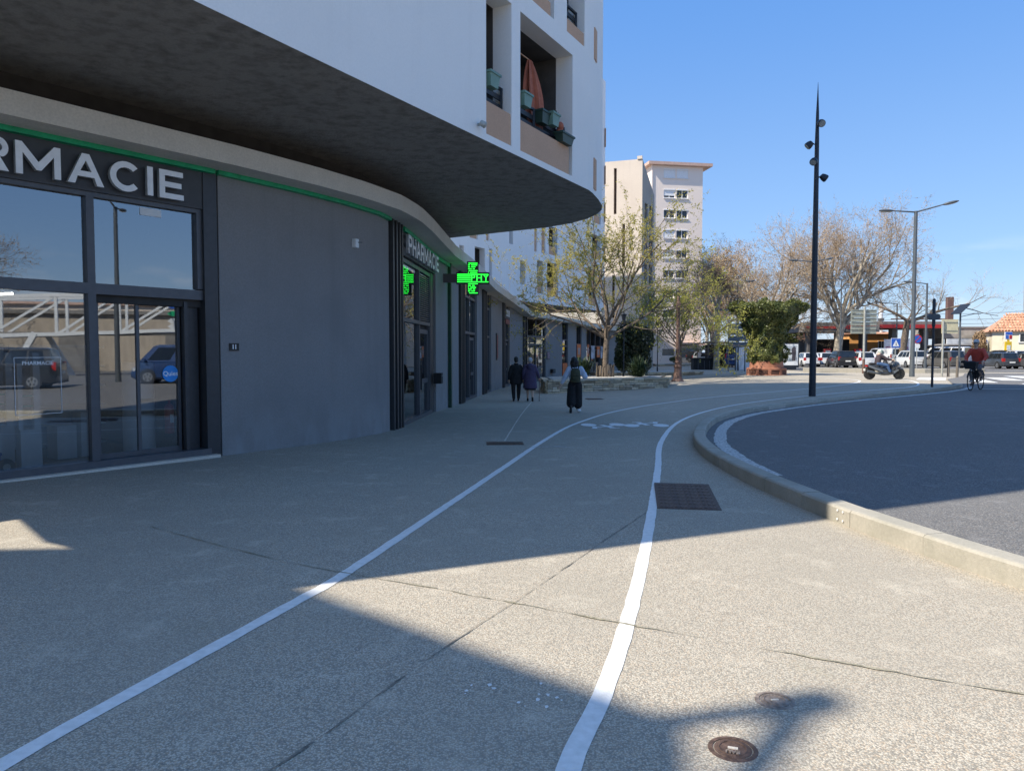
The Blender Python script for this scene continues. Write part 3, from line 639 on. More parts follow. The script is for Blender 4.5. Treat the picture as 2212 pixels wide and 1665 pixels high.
def letter_mesh(c, h, wd):
    """bold geometric capitals cut from strokes, given thickness"""
    st = .205 * h; W2, H2 = wd / 2, h / 2; polys = []
    def arc(cx, cy, rx, ry, a0, a1, t, n=18): 
        o = [(cx + rx * math.cos(a0 + (a1 - a0) * k / n), cy + ry * math.sin(a0 + (a1 - a0) * k / n)) for k in range(n + 1)]
        i = [(cx + (rx - t) * math.cos(a0 + (a1 - a0) * k / n), cy + (ry - t) * math.sin(a0 + (a1 - a0) * k / n)) for k in range(n, -1, -1)]
        return o + i
    if c == 'I': outl = [[(-st / 2, -H2), (st / 2, -H2), (st / 2, H2), (-st / 2, H2)]]
    elif c == 'E':
        t = st * .92; m = t / 2; outl = [[(-W2, -H2), (W2, -H2), (W2, -H2 + t), (-W2 + st, -H2 + t), (-W2 + st, -m), (W2 * .82, -m), (W2 * .82, m), (-W2 + st, m), (-W2 + st, H2 - t), (W2 * .96, H2 - t), (W2 * .96, H2), (-W2, H2)]]
    elif c == 'H': m = st * .46; outl = [[(-W2, -H2), (-W2 + st, -H2), (-W2 + st, -m), (W2 - st, -m), (W2 - st, -H2), (W2, -H2), (W2, H2), (W2 - st, H2), (W2 - st, m), (-W2 + st, m), (-W2 + st, H2), (-W2, H2)]]
    elif c == 'M': outl = [[(-W2, -H2), (-W2 + st * .95, -H2), (-W2 + st * .95, H2 * .35), (-st * .35, -H2 * .62), (st * .35, -H2 * .62), (W2 - st * .95, H2 * .35), (W2 - st * .95, -H2), (W2, -H2), (W2, H2), (W2 - st * .9, H2), (0, -H2 * .12), (-W2 + st * .9, H2), (-W2, H2)]]
    elif c == 'C': outl = [arc(.03 * h, 0, W2 * 1.02, H2 * 1.02, rad(42), rad(318), st)]
    elif c == 'A': outl = [[(-W2, -H2), (-W2 + st * 1.1, -H2), (-W2 * .46, -H2 * .5), (W2 * .46, -H2 * .5), (W2 - st * 1.1, -H2), (W2, -H2), (st * .56, H2), (-st * .56, H2)], [(-W2 * .31, -H2 * .14), (0, H2 * .55), (W2 * .31, -H2 * .14)]]
    else:
        r = H2 * .62; k = 12; bowl = [(W2 - r * .9 + r * .9 * math.cos(t), H2 - r + r * math.sin(t)) for t in [rad(90 - 180 * j / k) for j in range(k + 1)]]
        if c == 'P': outl = [[(-W2, -H2), (-W2, H2)] + bowl + [(-W2 + st, H2 - 2 * r), (-W2 + st, -H2)]]
        else: outl = [[(-W2, -H2), (-W2, H2)] + bowl[:-2] + [(W2 * .52, H2 - 1.86 * r), (W2, -H2), (W2 - st * 1.15, -H2), (W2 * .12, H2 - 2 * r), (-W2 + st, H2 - 2 * r), (-W2 + st, -H2)]]
        ri = r - st * .9; outl.append([(-W2 + st, H2 - st * .9), (-W2 + st, H2 - 2 * r + st * .9)] + [(W2 - r * .9 + ri * .9 * math.cos(t), H2 - r + ri * math.sin(t)) for t in [rad(-90 + 180 * j / k) for j in range(k + 1)]])
    cv = bpy.data.curves.new('c', 'CURVE'); cv.dimensions = '2D'; cv.fill_mode = 'BOTH'; cv.extrude = .035
    for o_ in outl:
        sp_ = cv.splines.new('POLY'); sp_.points.add(len(o_) - 1); sp_.use_cyclic_u = True
        for i, (x, y) in enumerate(o_): sp_.points[i].co = (x, y, 0, 1)
    ob = bpy.data.objects.new('c', cv); col.objects.link(ob); me = bpy.data.meshes.new_from_object(ob.evaluated_get(bpy.context.evaluated_depsgraph_get()))
    bpy.data.objects.remove(ob); bpy.data.curves.remove(cv); me.materials.clear(); me.materials.append(m_letter); me.materials.append(m_letside)
    for p_ in me.polygons: p_.material_index = 0 if abs(p_.normal.z) > .9 else 1
    return me
sign('pharmacy_sign', 'PHARMACIE', 6.5, 11.08, 4.10, 4.54, .085, 'large white raised PHARMACIE letters over the sliding glass doors')
sign('pharmacy_sign', 'PHARMACIE', 17.85, 22.5, 4.08, 4.54, .10, 'smaller-looking white PHARMACIE letters above the slatted grille door')
# ------------------------------------------------------------ buildings farther along the street
m_white2 = stain_mat('white_render_far', (.88, .88, .87), (.76, .76, .75), bump=.2, bscale=60, scale=.3, amt=.3, fine=.03)
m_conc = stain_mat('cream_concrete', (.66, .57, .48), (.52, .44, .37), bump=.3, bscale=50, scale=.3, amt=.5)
m_conc_shade = stain_mat('shaded_concrete_side', (.36, .34, .31), (.25, .23, .21), bump=.3, bscale=50, scale=.4, amt=.5)  # darker copy of the cream concrete: side's shade painted into the colour
m_pink = stain_mat('pink_render', (.86, .74, .65), (.78, .67, .58), bump=.15, bscale=40, scale=.25, amt=.3, fine=.02)
m_eave = M('eave_render', (.55, .38, .31), .8, .1, 4)
m_shut = M('white_shutter', (.80, .80, .80), .5, .04, 6)
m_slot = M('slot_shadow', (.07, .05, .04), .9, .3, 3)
MB_ = thing('apartment_building', 'shaded white apartment block with tall dark loggias behind the leafing tree', 'building', (0, 50, -.5))
A2 = Vector((-2.9, 44.6, 0)); D2 = Vector((.4764, .8792, 0)); N2 = Vector((.8792, -.4764, 0))
o2 = [(-.45, .07, 7.2, 7.95, 'L', 1), (.71, 1.65, 8.53, 9.5, 'T'), (1.3, 2.52, 5.5, 8.07, 'L', 1), (2.69, 3.06, 8.61, 10.2, 'T'), (3.06, 3.42, 6.28, 8.15, 'D'), (5.7, 6.24, 8.79, 10.6, 'D'), (7.28, 8.04, 6.26, 7.85, 'D'),
      (9.88, 10.79, 5.8, 8.16, 'L', 1), (11.49, 13.43, 5.72, 8.21, 'L', 1), (9.4, 9.84, 8.7, 10.32, 'T'), (10.56, 11.2, 8.73, 10.6, 'T'), (11.77, 13.26, 8.78, 10.85, 'L', 1), (20.13, 22.0, 9.4, 11.4, 'L', 1), (19.34, 20.97, 5.5, 8.47, 'L', 1), (21.6, 21.9, 5.6, 7.6, 'D')]
for k in range(4): o2 += [(20.4, 22.0, 12.4 + 3 * k, 14.4 + 3 * k, 'L', 1), (11.6, 13.2, 12 + 3 * k, 14 + 3 * k, 'L', 1)]
facade(MB_, A2, D2, N2, -8, 22.4, 5.1, 24.8, o2, m_white2, .4, 1.8)
for a, b, c, e, *k in o2:
    if k[0] == 'L' and b - a > .8:
        q0, q1 = A2 + D2 * (a + .01) - N2 * .06, A2 + D2 * (b - .25) - N2 * .06
        part(G().bar((q0.x, q0.y, c + .32), (q1.x, q1.y, c + .32), .08, .63), 'parapet_panel', m_tan, MB_)
e2 = A2 + D2 * 22.4
t2 = [(e2.x, e2.y), (e2.x + .30, e2.y + .75), (e2.x + .22, e2.y + 1.5), (e2.x - .3, e2.y + 2.2), (e2.x - 12, e2.y + 6), (e2.x - 22, e2.y - 4)]
s2 = A2 - D2 * 8; full2 = [(s2.x, s2.y)] + t2 + [(s2.x - 12, s2.y + 4)]
plain_walls(t2 + [(s2.x - 12, s2.y + 4), (s2.x, s2.y)], 5.1, 24.8, m_white2, 'end_wall', MB_, True)
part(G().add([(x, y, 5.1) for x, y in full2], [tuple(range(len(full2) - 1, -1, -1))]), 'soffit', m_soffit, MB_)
part(G().add([(x, y, 24.8) for x, y in full2], [tuple(range(len(full2)))]), 'roof', m_fascia, MB_)
for z in (7.2, 10.4, 13.6, 16.8, 20): part(G().obox((e2.x + .27, e2.y + .5, z), .04, .22, 1.6, .3), 'slot_panel', m_tan, MB_)
# cream concrete block with dark vertical slots
CB = thing('apartment_building', 'cream concrete block with tall narrow dark slots beside the white block', 'building', (11.5, 76, -.3))
A3 = Vector((9.4, 76.27, 0)); D3 = Vector((.944, -.33, 0)); N3 = Vector((-.33, -.944, 0))
facade(CB, A3, D3, N3, 0, 3.86, 0, 20.8, [(1.85, 2.15, 10.18, 14.47, 'S'), (.86, 1.12, 5.02, 9.34, 'S'), (.97, 1.26, 15.5, 20.1, 'S')], m_conc, .3)
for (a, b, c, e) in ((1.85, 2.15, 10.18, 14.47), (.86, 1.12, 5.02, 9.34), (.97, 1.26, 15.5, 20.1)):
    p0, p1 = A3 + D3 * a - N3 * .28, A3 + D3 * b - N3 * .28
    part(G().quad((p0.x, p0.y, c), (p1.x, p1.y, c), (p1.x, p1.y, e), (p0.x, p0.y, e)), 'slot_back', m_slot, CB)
c0 = A3 + D3 * 3.86; c1 = Vector((14.9, 78.4, 0)); dd = (c1 - c0); LL3 = dd.length; dd.normalize(); nn3 = Vector((dd.y, -dd.x, 0))
o3 = []
for k in range(6): o3 += [(.8, 1.7, 2.6 + 3 * k, 4.6 + 3 * k, 'L', 1), (2.3, 3.4, 2.4 + 3 * k, 4.6 + 3 * k, 'L', 1)]
facade(CB, c0, dd, nn3, 0, LL3, 0, 17.6, o3[:10], m_conc_shade, .3, 1.5)
part(G().add([(c0.x, c0.y, 17.6), (c1.x, c1.y, 17.6), (c1.x, c1.y, 17.9), (c0.x, c0.y, 20.8)], [(0, 1, 2, 3)]), 'wall', m_conc_shade, CB)
plain_walls([(c1.x, c1.y), (4, 83), (A3.x, A3.y)], 0, 17.8, m_conc_shade, 'back_wall', CB)
part(G().add([(A3.x, A3.y, 20.8), (c0.x, c0.y, 20.8), (c1.x, c1.y, 17.9), (4, 83, 17.9)], [(0, 1, 2), (0, 2, 3)]), 'roof', m_fascia, CB)
part(G().obox((c0.x - .25, c0.y + .1, 20.95), .5, .25, .3, -.34), 'roof_coping', m_conc, CB)
# pink tower with flat eaves
TW = thing('apartment_tower', 'tall pink rendered tower with flat eaves and white shuttered windows', 'building', (19.5, 90, -.2))
A4 = Vector((16.4, 88, 0)); D4 = Vector((6.75, 1.15, 0)).normalized(); N4 = Vector((D4.y, -D4.x, 0)); rows = [22.0 - 2.35 * k for k in range(8)]
o4 = []
for k, z in enumerate(rows):
    o4 += [(1.5, 2.9, z, z + 1.05, 'W'), (3.1, 4.5, z, z + 1.05, 'W')]
o4 += [(3.7, 6.0, .0, 2.0, 'G'), (1.5, 3.0, 1.1, 1.9, 'G')]
facade(TW, A4, D4, N4, 0, 6.35, -.3, 23.4, o4, m_pink, .16)
for a, b, c, e, k in o4:
    if k != 'W': continue
    P4 = lambda s, z, u: (A4.x + D4.x * s + N4.x * u, A4.y + D4.y * s + N4.y * u, z)
    r = rows.index(c); left = a < 2
    closed = (r == 0) or (left and r in (1, 3, 4))
    wn = part(G().quad(P4(a, c, -.13), P4(b, c, -.13), P4(b, e, -.13), P4(a, e, -.13)), 'window', m_pane, TW)
    for t in (a + .04, (a + b) / 2, b - .04): G().bar(P4(t, c, -.10), P4(t, e, -.10), .07, .05).obj('window_frame', m_shut, wn, False, True)
    for z in (c + .04, e - .04): G().bar(P4(a, z, -.095), P4(b, z, -.095), .05, .08).obj('window_frame', m_shut, wn, False, True)
    if closed:
        lo_ = c + (.28 if r == 1 else .08); G().quad(P4(a, lo_, -.05), P4(b, lo_, -.05), P4(b, e, -.05), P4(a, e, -.05)).obj('roller_shutter', m_shut, wn, False, True)
    G().bar(P4(a - .05, c - .04, .05), P4(b + .05, c - .04, .05), .12, .07).obj('window_sill', m_shut, wn, False, True)
    G().bar(P4(a, e - .06, .02), P4(b, e - .06, .02), .05, .14).obj('shutter_box', m_shut, wn, False, True)
q1 = A4 + D4 * 6.35; q2 = A4 - N4 * 12; q3 = q1 - N4 * 12
plain_walls([(q1.x, q1.y), (q3.x, q3.y), (q2.x, q2.y), (A4.x, A4.y)], -.3, 23.4, m_pink, 'side_wall', TW)
ev = [A4 + (-D4 + N4) * .55, q1 + (D4 * 1.0 + N4 * .55), q3 + D4 * 1 - N4 * .5, q2 - D4 * .5 - N4 * .5]
part(G().prism([(v.x, v.y) for v in ev], 23.4, 23.75), 'eaves', m_eave, TW)
part(G().bar((A4 - D4 * .0 + N4 * .06).to_tuple()[:2] + (0,), (A4 + N4 * .06).to_tuple()[:2] + (23.4,), .12, .12), 'downpipe', m_pink, TW)
pa, pb = A4 + N4 * .9 + D4 * 3.2, A4 + N4 * .9 + D4 * 6.3
part(G().bar((pa.x, pa.y, 2.45), (pb.x, pb.y, 2.45), 1.8, .35), 'entrance_canopy', m_eave, TW)

# unseen block inferred from the foreground shadow and shaped to cast it
CH = 15.0; OFF = SH * (CH / math.tan(SUN_EL))
cb = Vector((.80, 3.33, 0)) - OFF; ex = Vector((-.76, .65, 0)); ey = Vector((-.15, -.99, 0)); ew = Vector((-1, -.08, 0))
BT = thing('apartment_building', 'unseen pale block shaped to cast the foreground shadow', 'building', (cb.x, cb.y, 0))
pts = [cb, cb + ex * 4.95, cb + ex * 4.95 + ew * 12, cb + ew * 12 + ey * 16, cb + ey * 16]
part(G().prism([(p.x, p.y) for p in pts], 0, CH), 'wall', m_white2, BT)
tipb = Vector((1.48, 3.55, 0)) - OFF; b0 = Vector((.60, 3.34, 0)) - OFF; b1 = Vector((.96, 2.85, 0)) - OFF  # unseen roof arms, set out to cast the pointed shadow tip
part(G().bar((b0.x, b0.y, CH - .1), (tipb.x, tipb.y, CH - .1), .13, .13).bar((tipb.x, tipb.y, CH - .1), (b1.x, b1.y, CH - .1), .13, .13), 'shadow_bracket', m_steel, BT)
part(G().obox((tipb.x, tipb.y, CH - .05), .2, .2, .2), 'shadow_bracket', m_steel, BT)

# ------------------------------------------------------------ stone planters
m_stone = [M('planter_stone', c, .9, .18, 9, .6, 40) for c in ((.62, .50, .34), (.46, .37, .25), (.72, .60, .43), (.38, .31, .22), (.55, .47, .36))]
m_bed = M('stone_mortar', (.12, .10, .075), .95, .2, 20, .4)
m_soil = M('pale_gravel', (.42, .40, .36), .95, .3, 25, .8, 60, c2=(.62, .60, .56))
def planter(name, poly, top, label, faces, hgt=.11):
    """dry-stone planter: poly (closed) of XY; faces = edges to be dressed with single stones"""
    t = thing(name, label, 'planter', base_at(*poly[0])); n = len(poly)
    cx = sum(p[0] for p in poly) / n; cy = sum(p[1] for p in poly) / n
    inn = [(p[0] + (cx - p[0]) * .03, p[1] + (cy - p[1]) * .03) for p in poly]
    part(G().prism(inn, -.6, top - .03), 'core', m_bed, t)
    inn2 = [(p[0] + (cx - p[0]) * .10, p[1] + (cy - p[1]) * .14) for p in poly]
    part(G().prism(inn2, top - .04, top + .0), 'soil', m_soil, t)
    r2 = random.Random(5)
    for (i, j) in faces:
        a, b = Vector((*poly[i], 0)), Vector((*poly[j], 0)); L = (b - a).length; d = (b - a).normalized(); ang = math.atan2(d.y, d.x); nn = Vector((d.y, -d.x, 0))
        z0 = min(gz(a.x, a.y), gz(b.x, b.y)) - .04; nrow = max(2, int((top - z0) / hgt)); h = (top - z0) / nrow
        for k in range(nrow):
            u = 0
            last = k == nrow - 1
            while u < L - .02:
                l = min(r2.uniform(.22, .62) * (1.2 if last else 1), L - u)
                if L - u - l < .15: l = L - u
                c = a + d * (u + l / 2) + nn * r2.uniform(-.03, .018); hh = h - .014 - r2.uniform(0, .014)
                if gz(c.x, c.y) < z0 + (k + 1) * h:
                    g = G(); g.obox((c.x, c.y, z0 + (k + .5) * h), l - .016, .13 + (.16 if last else 0), hh, ang + r2.uniform(-.02, .02), 0, Matrix.Rotation(r2.uniform(-.03, .03), 3, 'Y'))
                    g.v = [(x + r2.uniform(-.008, .008), y + r2.uniform(-.008, .008), z + r2.uniform(-.006, .006)) for x, y, z in g.v]
                    g.obj('stone', r2.choice(m_stone), t, False, True)
                u += l
    return t
planter('stone_planter', [(1.62, 34.6), (3.5, 36.0), (7.75, 37.2), (8.6, 40.6), (3.0, 40.4), (1.5, 38.0)], .34, 'dry stone planter wall under the leafing tree', [(0, 1), (1, 2), (2, 3), (5, 0)], .10)
planter('stone_planter', [(5.6, 49.6), (10.2, 50.6), (13.6, 53.0), (13.2, 55.6), (8.6, 54.6), (5.4, 52.5)], .22, 'low stone planter by the tower foot under the lantern post', [(0, 1), (1, 2), (2, 3)], .13)
planter('stone_planter', [(15.6, 80.2), (21.4, 82.6), (21.8, 84.6), (15.0, 83.5)], .25, 'long low stone bed before the tower entrance', [(0, 1), (1, 2)], .2)

# ------------------------------------------------------------ vegetation
m_bark = M('grey_bark', (.12, .092, .068), .9, .3, 9, .6, 30, c2=(.20, .155, .12))
m_barkp = M('plane_bark', (.30, .25, .19), .9, .35, 2.2, .4, 20, c2=(.50, .44, .35))
m_twig = M('twig_bark', (.30, .225, .155), .9, .25, 3, c2=(.46, .36, .26))
m_twig2 = M('young_twig_bark', (.15, .12, .085), .9, .25, 3, c2=(.25, .20, .15))
m_bud = M('brown_buds', (.36, .235, .13), .9, .4, 1.2, c2=(.54, .39, .24))
m_leafy = M('young_leaves', (.42, .39, .07), .55, .3, .9, c2=(.60, .52, .14))
m_leafg = M('spring_leaves', (.32, .35, .05), .55, .3, .9, c2=(.56, .54, .12))
m_leafd = M('dark_evergreen_leaves', (.018, .030, .012), .5, .4, 1.5, c2=(.045, .07, .025))
m_ivy = M('ivy_leaves', (.045, .085, .018), .45, .35, 1.3, c2=(.20, .21, .055))
m_yuc = M('strap_leaves', (.03, .055, .025), .5, .3, 3, c2=(.07, .11, .05))
for m_, k_ in ((m_leafy, .5), (m_leafg, .5), (m_ivy, .25)):                # thin leaves let light through
    n_ = m_.node_tree; b_ = n_.nodes['Principled BSDF']; o_ = next(x for x in n_.nodes if x.type == 'OUTPUT_MATERIAL')
    tr_ = n_.nodes.new('ShaderNodeBsdfTranslucent'); mxs = n_.nodes.new('ShaderNodeMixShader'); mxs.inputs[0].default_value = k_
    n_.links.new(b_.inputs['Base Color'].links[0].from_socket, tr_.inputs[0]); n_.links.new(b_.outputs[0], mxs.inputs[1]); n_.links.new(tr_.outputs[0], mxs.inputs[2]); n_.links.new(mxs.outputs[0], o_.inputs['Surface'])
def rvec(r): 
    v = Vector((r.gauss(0, 1), r.gauss(0, 1), r.gauss(0, 1))); return v.normalized()
def leaf(g, p, size, r, nrm_=None, asp=.6):
    a = rvec(r); b = a.cross(nrm_ if nrm_ else rvec(r))
    if b.length < 1e-3: b = a.orthogonal()
    b.normalize(); n = a.cross(b) * size * .15
    p = Vector(p); g.add([p - a * size * .5, p + b * size * asp * .5 + n, p + a * size * .5, p - b * size * asp * .5 + n], [(0, 1, 2, 3)])
def limb(g, p, d, L, r0, r1, r, wig=.18, up=.0, segs=4, n=6):
    pts = [Vector(p)]; rs = [r0]; d = Vector(d).normalized()
    for i in range(segs):
        d = (d + rvec(r) * wig + Vector((0, 0, up))).normalized(); pts.append(pts[-1] + d * L / segs); rs.append(r0 + (r1 - r0) * (i + 1) / segs)
    g.tube(pts, rs, n, False); return pts, d
def tree(name, label, loc, seed, trunk, limbs, levels, mats, leaf_n, leaf_size, spread, group=None, bud=False, lean=None, sizes=(.62, .60, .55, .5), up=.06, leaf_bias=None, wig=.2, tr=(.16, .12), leaf_spread=.14, twig=.004):
    """trunk > limbs > branches > twigs; leaf clumps only where twigs end"""
    r = random.Random(seed); t = thing(name, label, 'tree', loc, 0, group); gt = G(); gc = G(); gl = G(); tips = []
    tp, d = limb(gt, (0, 0, -.1), lean or (0, 0, 1), trunk, tr[0] * 1.0, tr[1], r, .06, .03, 6, 10)
    def rec(p, d, L, rr, lev):
        pts, d2 = limb(gt if lev <= 1 else gc, p, d, L, rr, rr * .45, r, wig, up if lev < 3 else up * .5, 5 if lev < 2 else 4, 7 if lev == 0 else 5 if lev == 1 else 3)
        if lev >= levels - 1: tips.append(pts); return
        k = spread[lev] if lev < len(spread) else 4
        for i in range(k):
            f = .28 + .72 * (i + r.uniform(.2, .8)) / k; j = min(int(f * (len(pts) - 1)), len(pts) - 2); q = pts[j].lerp(pts[j + 1], f * (len(pts) - 1) - j)
            dd = (pts[j + 1] - pts[j]).normalized(); a = rvec(r); a = (a - dd * a.dot(dd)).normalized()
            nd = (dd * r.uniform(.55, 1.0) + a * r.uniform(.55, 1.0)); rec(q, nd, L * sizes[min(lev, 3)] * r.uniform(.75, 1.2), max(rr * (1 - .5 * f) * .55, twig), lev + 1)
        tips.append(pts[-2:])
    for (h, az, el, L, rr) in limbs:
        f = h / trunk * (len(tp) - 1); j = min(int(f), len(tp) - 2); q = tp[j].lerp(tp[j + 1], f - j)
        rec(q, (math.cos(az) * math.cos(el), math.sin(az) * math.cos(el), math.sin(el)), L, rr, 0)
    for i in range(leaf_n):
        pts = r.choice(tips); j = r.randrange(len(pts) - 1); q = pts[j].lerp(pts[j + 1], r.random())
        if leaf_bias and r.random() > leaf_bias(q): continue
        leaf(gl, q + rvec(r) * r.uniform(0, leaf_spread), leaf_size * r.uniform(.5, 1.3), r)
    gt.obj('trunk', mats[0], t, True); cw = gc.obj('crown', mats[1], t, True); tag(gl.obj('foliage', mats[2], cw), kind='stuff'); return t
PI = math.pi
tree('street_tree', 'young tree with sparse yellow-green leaves growing in the stone planter', (4.85, 38.6, .3), 4, 3.0,
     [(2.1, 3.3, .55, 4.4, .07), (2.2, 2.6, .6, 4.4, .07), (2.0, -.1, .45, 4.6, .075), (2.3, .5, .8, 4.2, .065), (2.6, 3.5, .95, 4.8, .08), (2.8, 1.4, 1.1, 5.0, .085), (2.95, -.6, 1.1, 4.8, .08), (2.1, 4.6, .45, 3.6, .06), (2.4, 5.6, .6, 4.0, .065), (2.2, 1.5, .5, 3.8, .06)],
     4, [m_bark, m_twig2, m_leafy], 32000, .095, (6, 5, 4), leaf_bias=lambda q: .95 if q.x < .3 and q.z > 3.4 else .65 if q.z > 4.2 else .25, tr=(.19, .15), up=.05, wig=.22)
tree('street_tree', 'small tree in yellow-green leaf behind the rusty iron column', (10.7, 47.0, gz(10.7, 47.0)), 9, 2.7,
     [(1.7 + .11 * i, i * 1.25, .12 + .16 * (i % 5), 3.0, .045) for i in range(10)], 4, [m_bark, m_twig2, m_leafg], 8500, .125, (6, 5, 4), tr=(.09, .06), leaf_spread=.22)
def plane(label, loc, seed, trunk, limbs, leaf_n=16000, tr=(.38, .28), size=.11, spread=(6, 6, 5, 5), lean=None, mats=None, up=.05):
    return tree('plane_tree', label, loc, seed, trunk, limbs, 5, mats or [m_barkp, m_twig, m_bud], leaf_n, size, spread, 'bare plane trees', lean=lean, tr=tr, leaf_spread=.12, twig=.007, up=up, sizes=(.6, .58, .55, .5))
def ring_l(n, h0, h1, el0, el1, L, rr, ph=0): return [(h0 + (h1 - h0) * i / max(1, n - 1), ph + i * 2.4, el0 + (el1 - el0) * ((i * 7) % n) / n, L * (.85 + .3 * ((i * 5) % n) / n), rr) for i in range(n)]
plane('bare plane tree with pale forked trunk beside the pink tower', (17.9, 65.0, 0), 21, 5.5, ring_l(6, 4.2, 5.4, .8, 1.35, 3.6, .12), 15000, (.28, .20), lean=(.02, 0, 1))
plane('bare plane tree rising right behind the ivy planter', (29.6, 86.0, 0), 22, 5.0, ring_l(9, 3.4, 4.9, .5, 1.3, 7.0, .18, .6), 24000)
plane('tall broad bare plane tree behind the sign boards', (37.0, 85.0, 0), 23, 6.0, ring_l(11, 3.8, 5.9, .45, 1.35, 8.2, .22, 1.1), 34000, (.5, .36), lean=(.10, 0, 1))
plane('bare tree with a dark thin trunk at the tower corner', (20.6, 78.0, 0), 25, 4.5, ring_l(5, 3.2, 4.4, .9, 1.35, 3.4, .11, 2), 9000, (.22, .15))
plane('bare plane tree standing at the far end of the plaza', (25.6, 94.0, 0), 27, 5.0, ring_l(8, 3.4, 4.9, .6, 1.3, 6.6, .16, .3), 18000)
plane('pollarded bare plane tree with cut stubs spreading by the filling station', (43.0, 82.0, 0), 24, 5.2,
     [(4.9, .05, .42, 6.6, .20), (5.1, PI - .2, .75, 4.6, .18), (5.0, PI + .4, .35, 3.0, .11), (4.7, -.5, .75, 2.6, .12), (5.1, .6, .9, 4.2, .12)], 1500, (.46, .30), .08, (4, 5, 5, 4), lean=(.06, 0, 1), mats=[m_bark, m_twig, m_bud])
# dark round evergreen and strap-leaved shrubs
def bush(name, label, loc, rx, rz, n, size, mat, seed, trunk=True):
    r = random.Random(seed); t = thing(name, label, 'bush', loc); g = G(); lumps = [(rvec(r) * .62, r.uniform(.3, .5)) for _ in range(16)]
    for i in range(n):
        c, q = r.choice(lumps); p = c + rvec(r) * q * r.uniform(.75, 1.05); leaf(g, (p.x * rx, p.y * rx, rz * 1.05 + p.z * rz), size * r.uniform(.6, 1.3), r)
    if trunk: G().tube([(0, 0, -.1), (.05, 0, rz * .5), (0, .05, rz)], [.09, .07, .05], 8).obj('trunk', m_bark, t, True)
    tag(g.obj('crown', mat, t), kind='stuff'); return t
bush('evergreen_bush', 'dark round evergreen tree before the shop windows', (7.55, 46.5, .0), 1.55, 1.75, 9000, .17, m_leafd, 31)
def strap(label, loc, h, n, seed):
    r = random.Random(seed); t = thing('strap_leaf_shrub', label, 'plant', loc); g = G()
    for i in range(n):
        az = r.uniform(0, 2 * PI); el = r.uniform(.25, 1.45); L = h * r.uniform(.7, 1.1); b = Vector((r.gauss(0, .15), r.gauss(0, .15), r.uniform(0, h * .35))); d = Vector((math.cos(az) * math.cos(el), math.sin(az) * math.cos(el), math.sin(el))); sd = Vector((-math.sin(az), math.cos(az), 0)) * .03
        p1 = b + d * L * .55; p2 = b + d * L - Vector((0, 0, L * .22 * math.cos(el)))
        g.add([b - sd * .6, b + sd * .6, p1 + sd, p1 - sd, p2], [(0, 1, 2, 3), (3, 2, 4)])
    tag(g.obj('leaves', m_yuc, t), kind='stuff'); G().tube([(0, 0, -.1), (0, 0, h * .35)], [.08, .05], 8).obj('stem', m_bark, t); return t
strap('dense strap-leaved shrub in the stone planter under the evergreen', (6.55, 38.4, .32), .95, 420, 41)
strap('strap-leaved shrub behind the young tree trunk', (3.75, 39.3, .32), .95, 260, 42)
strap('strap-leaved plant below the black bins near the tower', (14.3, 82.2, .2), .9, 200, 43)
bush('low_shrub', 'low green shrub beside the tower entrance', (18.4, 83.3, .2), .8, .45, 1400, .12, m_ivy, 44, False)
bush('low_shrub', 'low reddish brown shrub beside the black bins', (13.6, 81.4, .2), .7, .4, 1200, .12, m_bud, 45, False)
bush('round_pine', 'green round-headed pine above the filling station roof', (39.0, 108, 2.0), 4.2, 1.8, 5000, .35, m_ivy, 46)
bush('hedge', 'green shrub by the filling station forecourt', (31.0, 88, 0), 1.6, 1.4, 2500, .2, m_ivy, 47, False)
bush('hedge', 'pale green scrub beside the dark bus shelter', (22.0, 96, 0), 3.4, 1.6, 4000, .28, m_leafg, 48, False)
bush('bare_shrub', 'tall brown shrub beside the tiled house', (57.3, 91, 0), .9, 2.0, 4200, .22, m_bud, 49, False)
# slatted guard round the young trunk
tg = thing('tree_guard', 'weathered split-wood guard round the young tree trunk', 'tree guard', (4.85, 38.6, .32))
m_wood = M('weathered_wood', (.11, .085, .065), .9, .3, 12, .5, 40, c2=(.19, .155, .12), stretch=(1, 1, .1))
for i in range(22):
    a = 2 * PI * i / 22; h = R.uniform(.5, .68); G().obox((.46 * math.cos(a), .46 * math.sin(a), h / 2), .02, .09, h, a + R.uniform(-.1, .1), 0, Matrix.Rotation(R.uniform(-.08, .08), 3, 'X')).obj('slat', m_wood, tg)
# ivy cup on a rusted steel base
m_cor = M('corten_steel', (.30, .115, .065), .8, .2, 2.5, .25, 60, c2=(.42, .19, .12))
m_cord = M('corten_dark', (.10, .045, .03), .85, .2, 4)
IV = thing('ivy_planter', 'flaring ivy-covered planter on a rusty steel ring base', 'planter', (17.3, 50.4, 0))
G().lathe([(1.32, .0), (1.32, .09), (1.24, .10), (1.24, .40), (1.30, .41), (1.30, .50), (1.12, .55), (1.06, .98), (.98, .99), (.98, .40)], n=40).obj('base_ring', m_cor, IV, True)
for i in range(10):
    a = 2 * PI * i / 10 + .15; G().obox((1.27 * math.cos(a), 1.27 * math.sin(a), .25), .06, .20, .33, a).obj('base_rib', m_cor, IV)
    G().obox((1.225 * math.cos(a + PI / 10), 1.225 * math.sin(a + PI / 10), .25), .05, .52, .28, a + PI / 10).obj('base_opening', m_cord, IV)
core = [(1.0, .9), (1.12, 1.4), (1.02, 2.1), (1.06, 2.7), (1.30, 3.25), (1.62, 3.75), (1.98, 4.25), (2.1, 4.6), (1.8, 4.85), (.3, 4.9)]
G().lathe(core, n=24).obj('inner_frame', m_leafd, IV, True)
g = G(); r = random.Random(77)
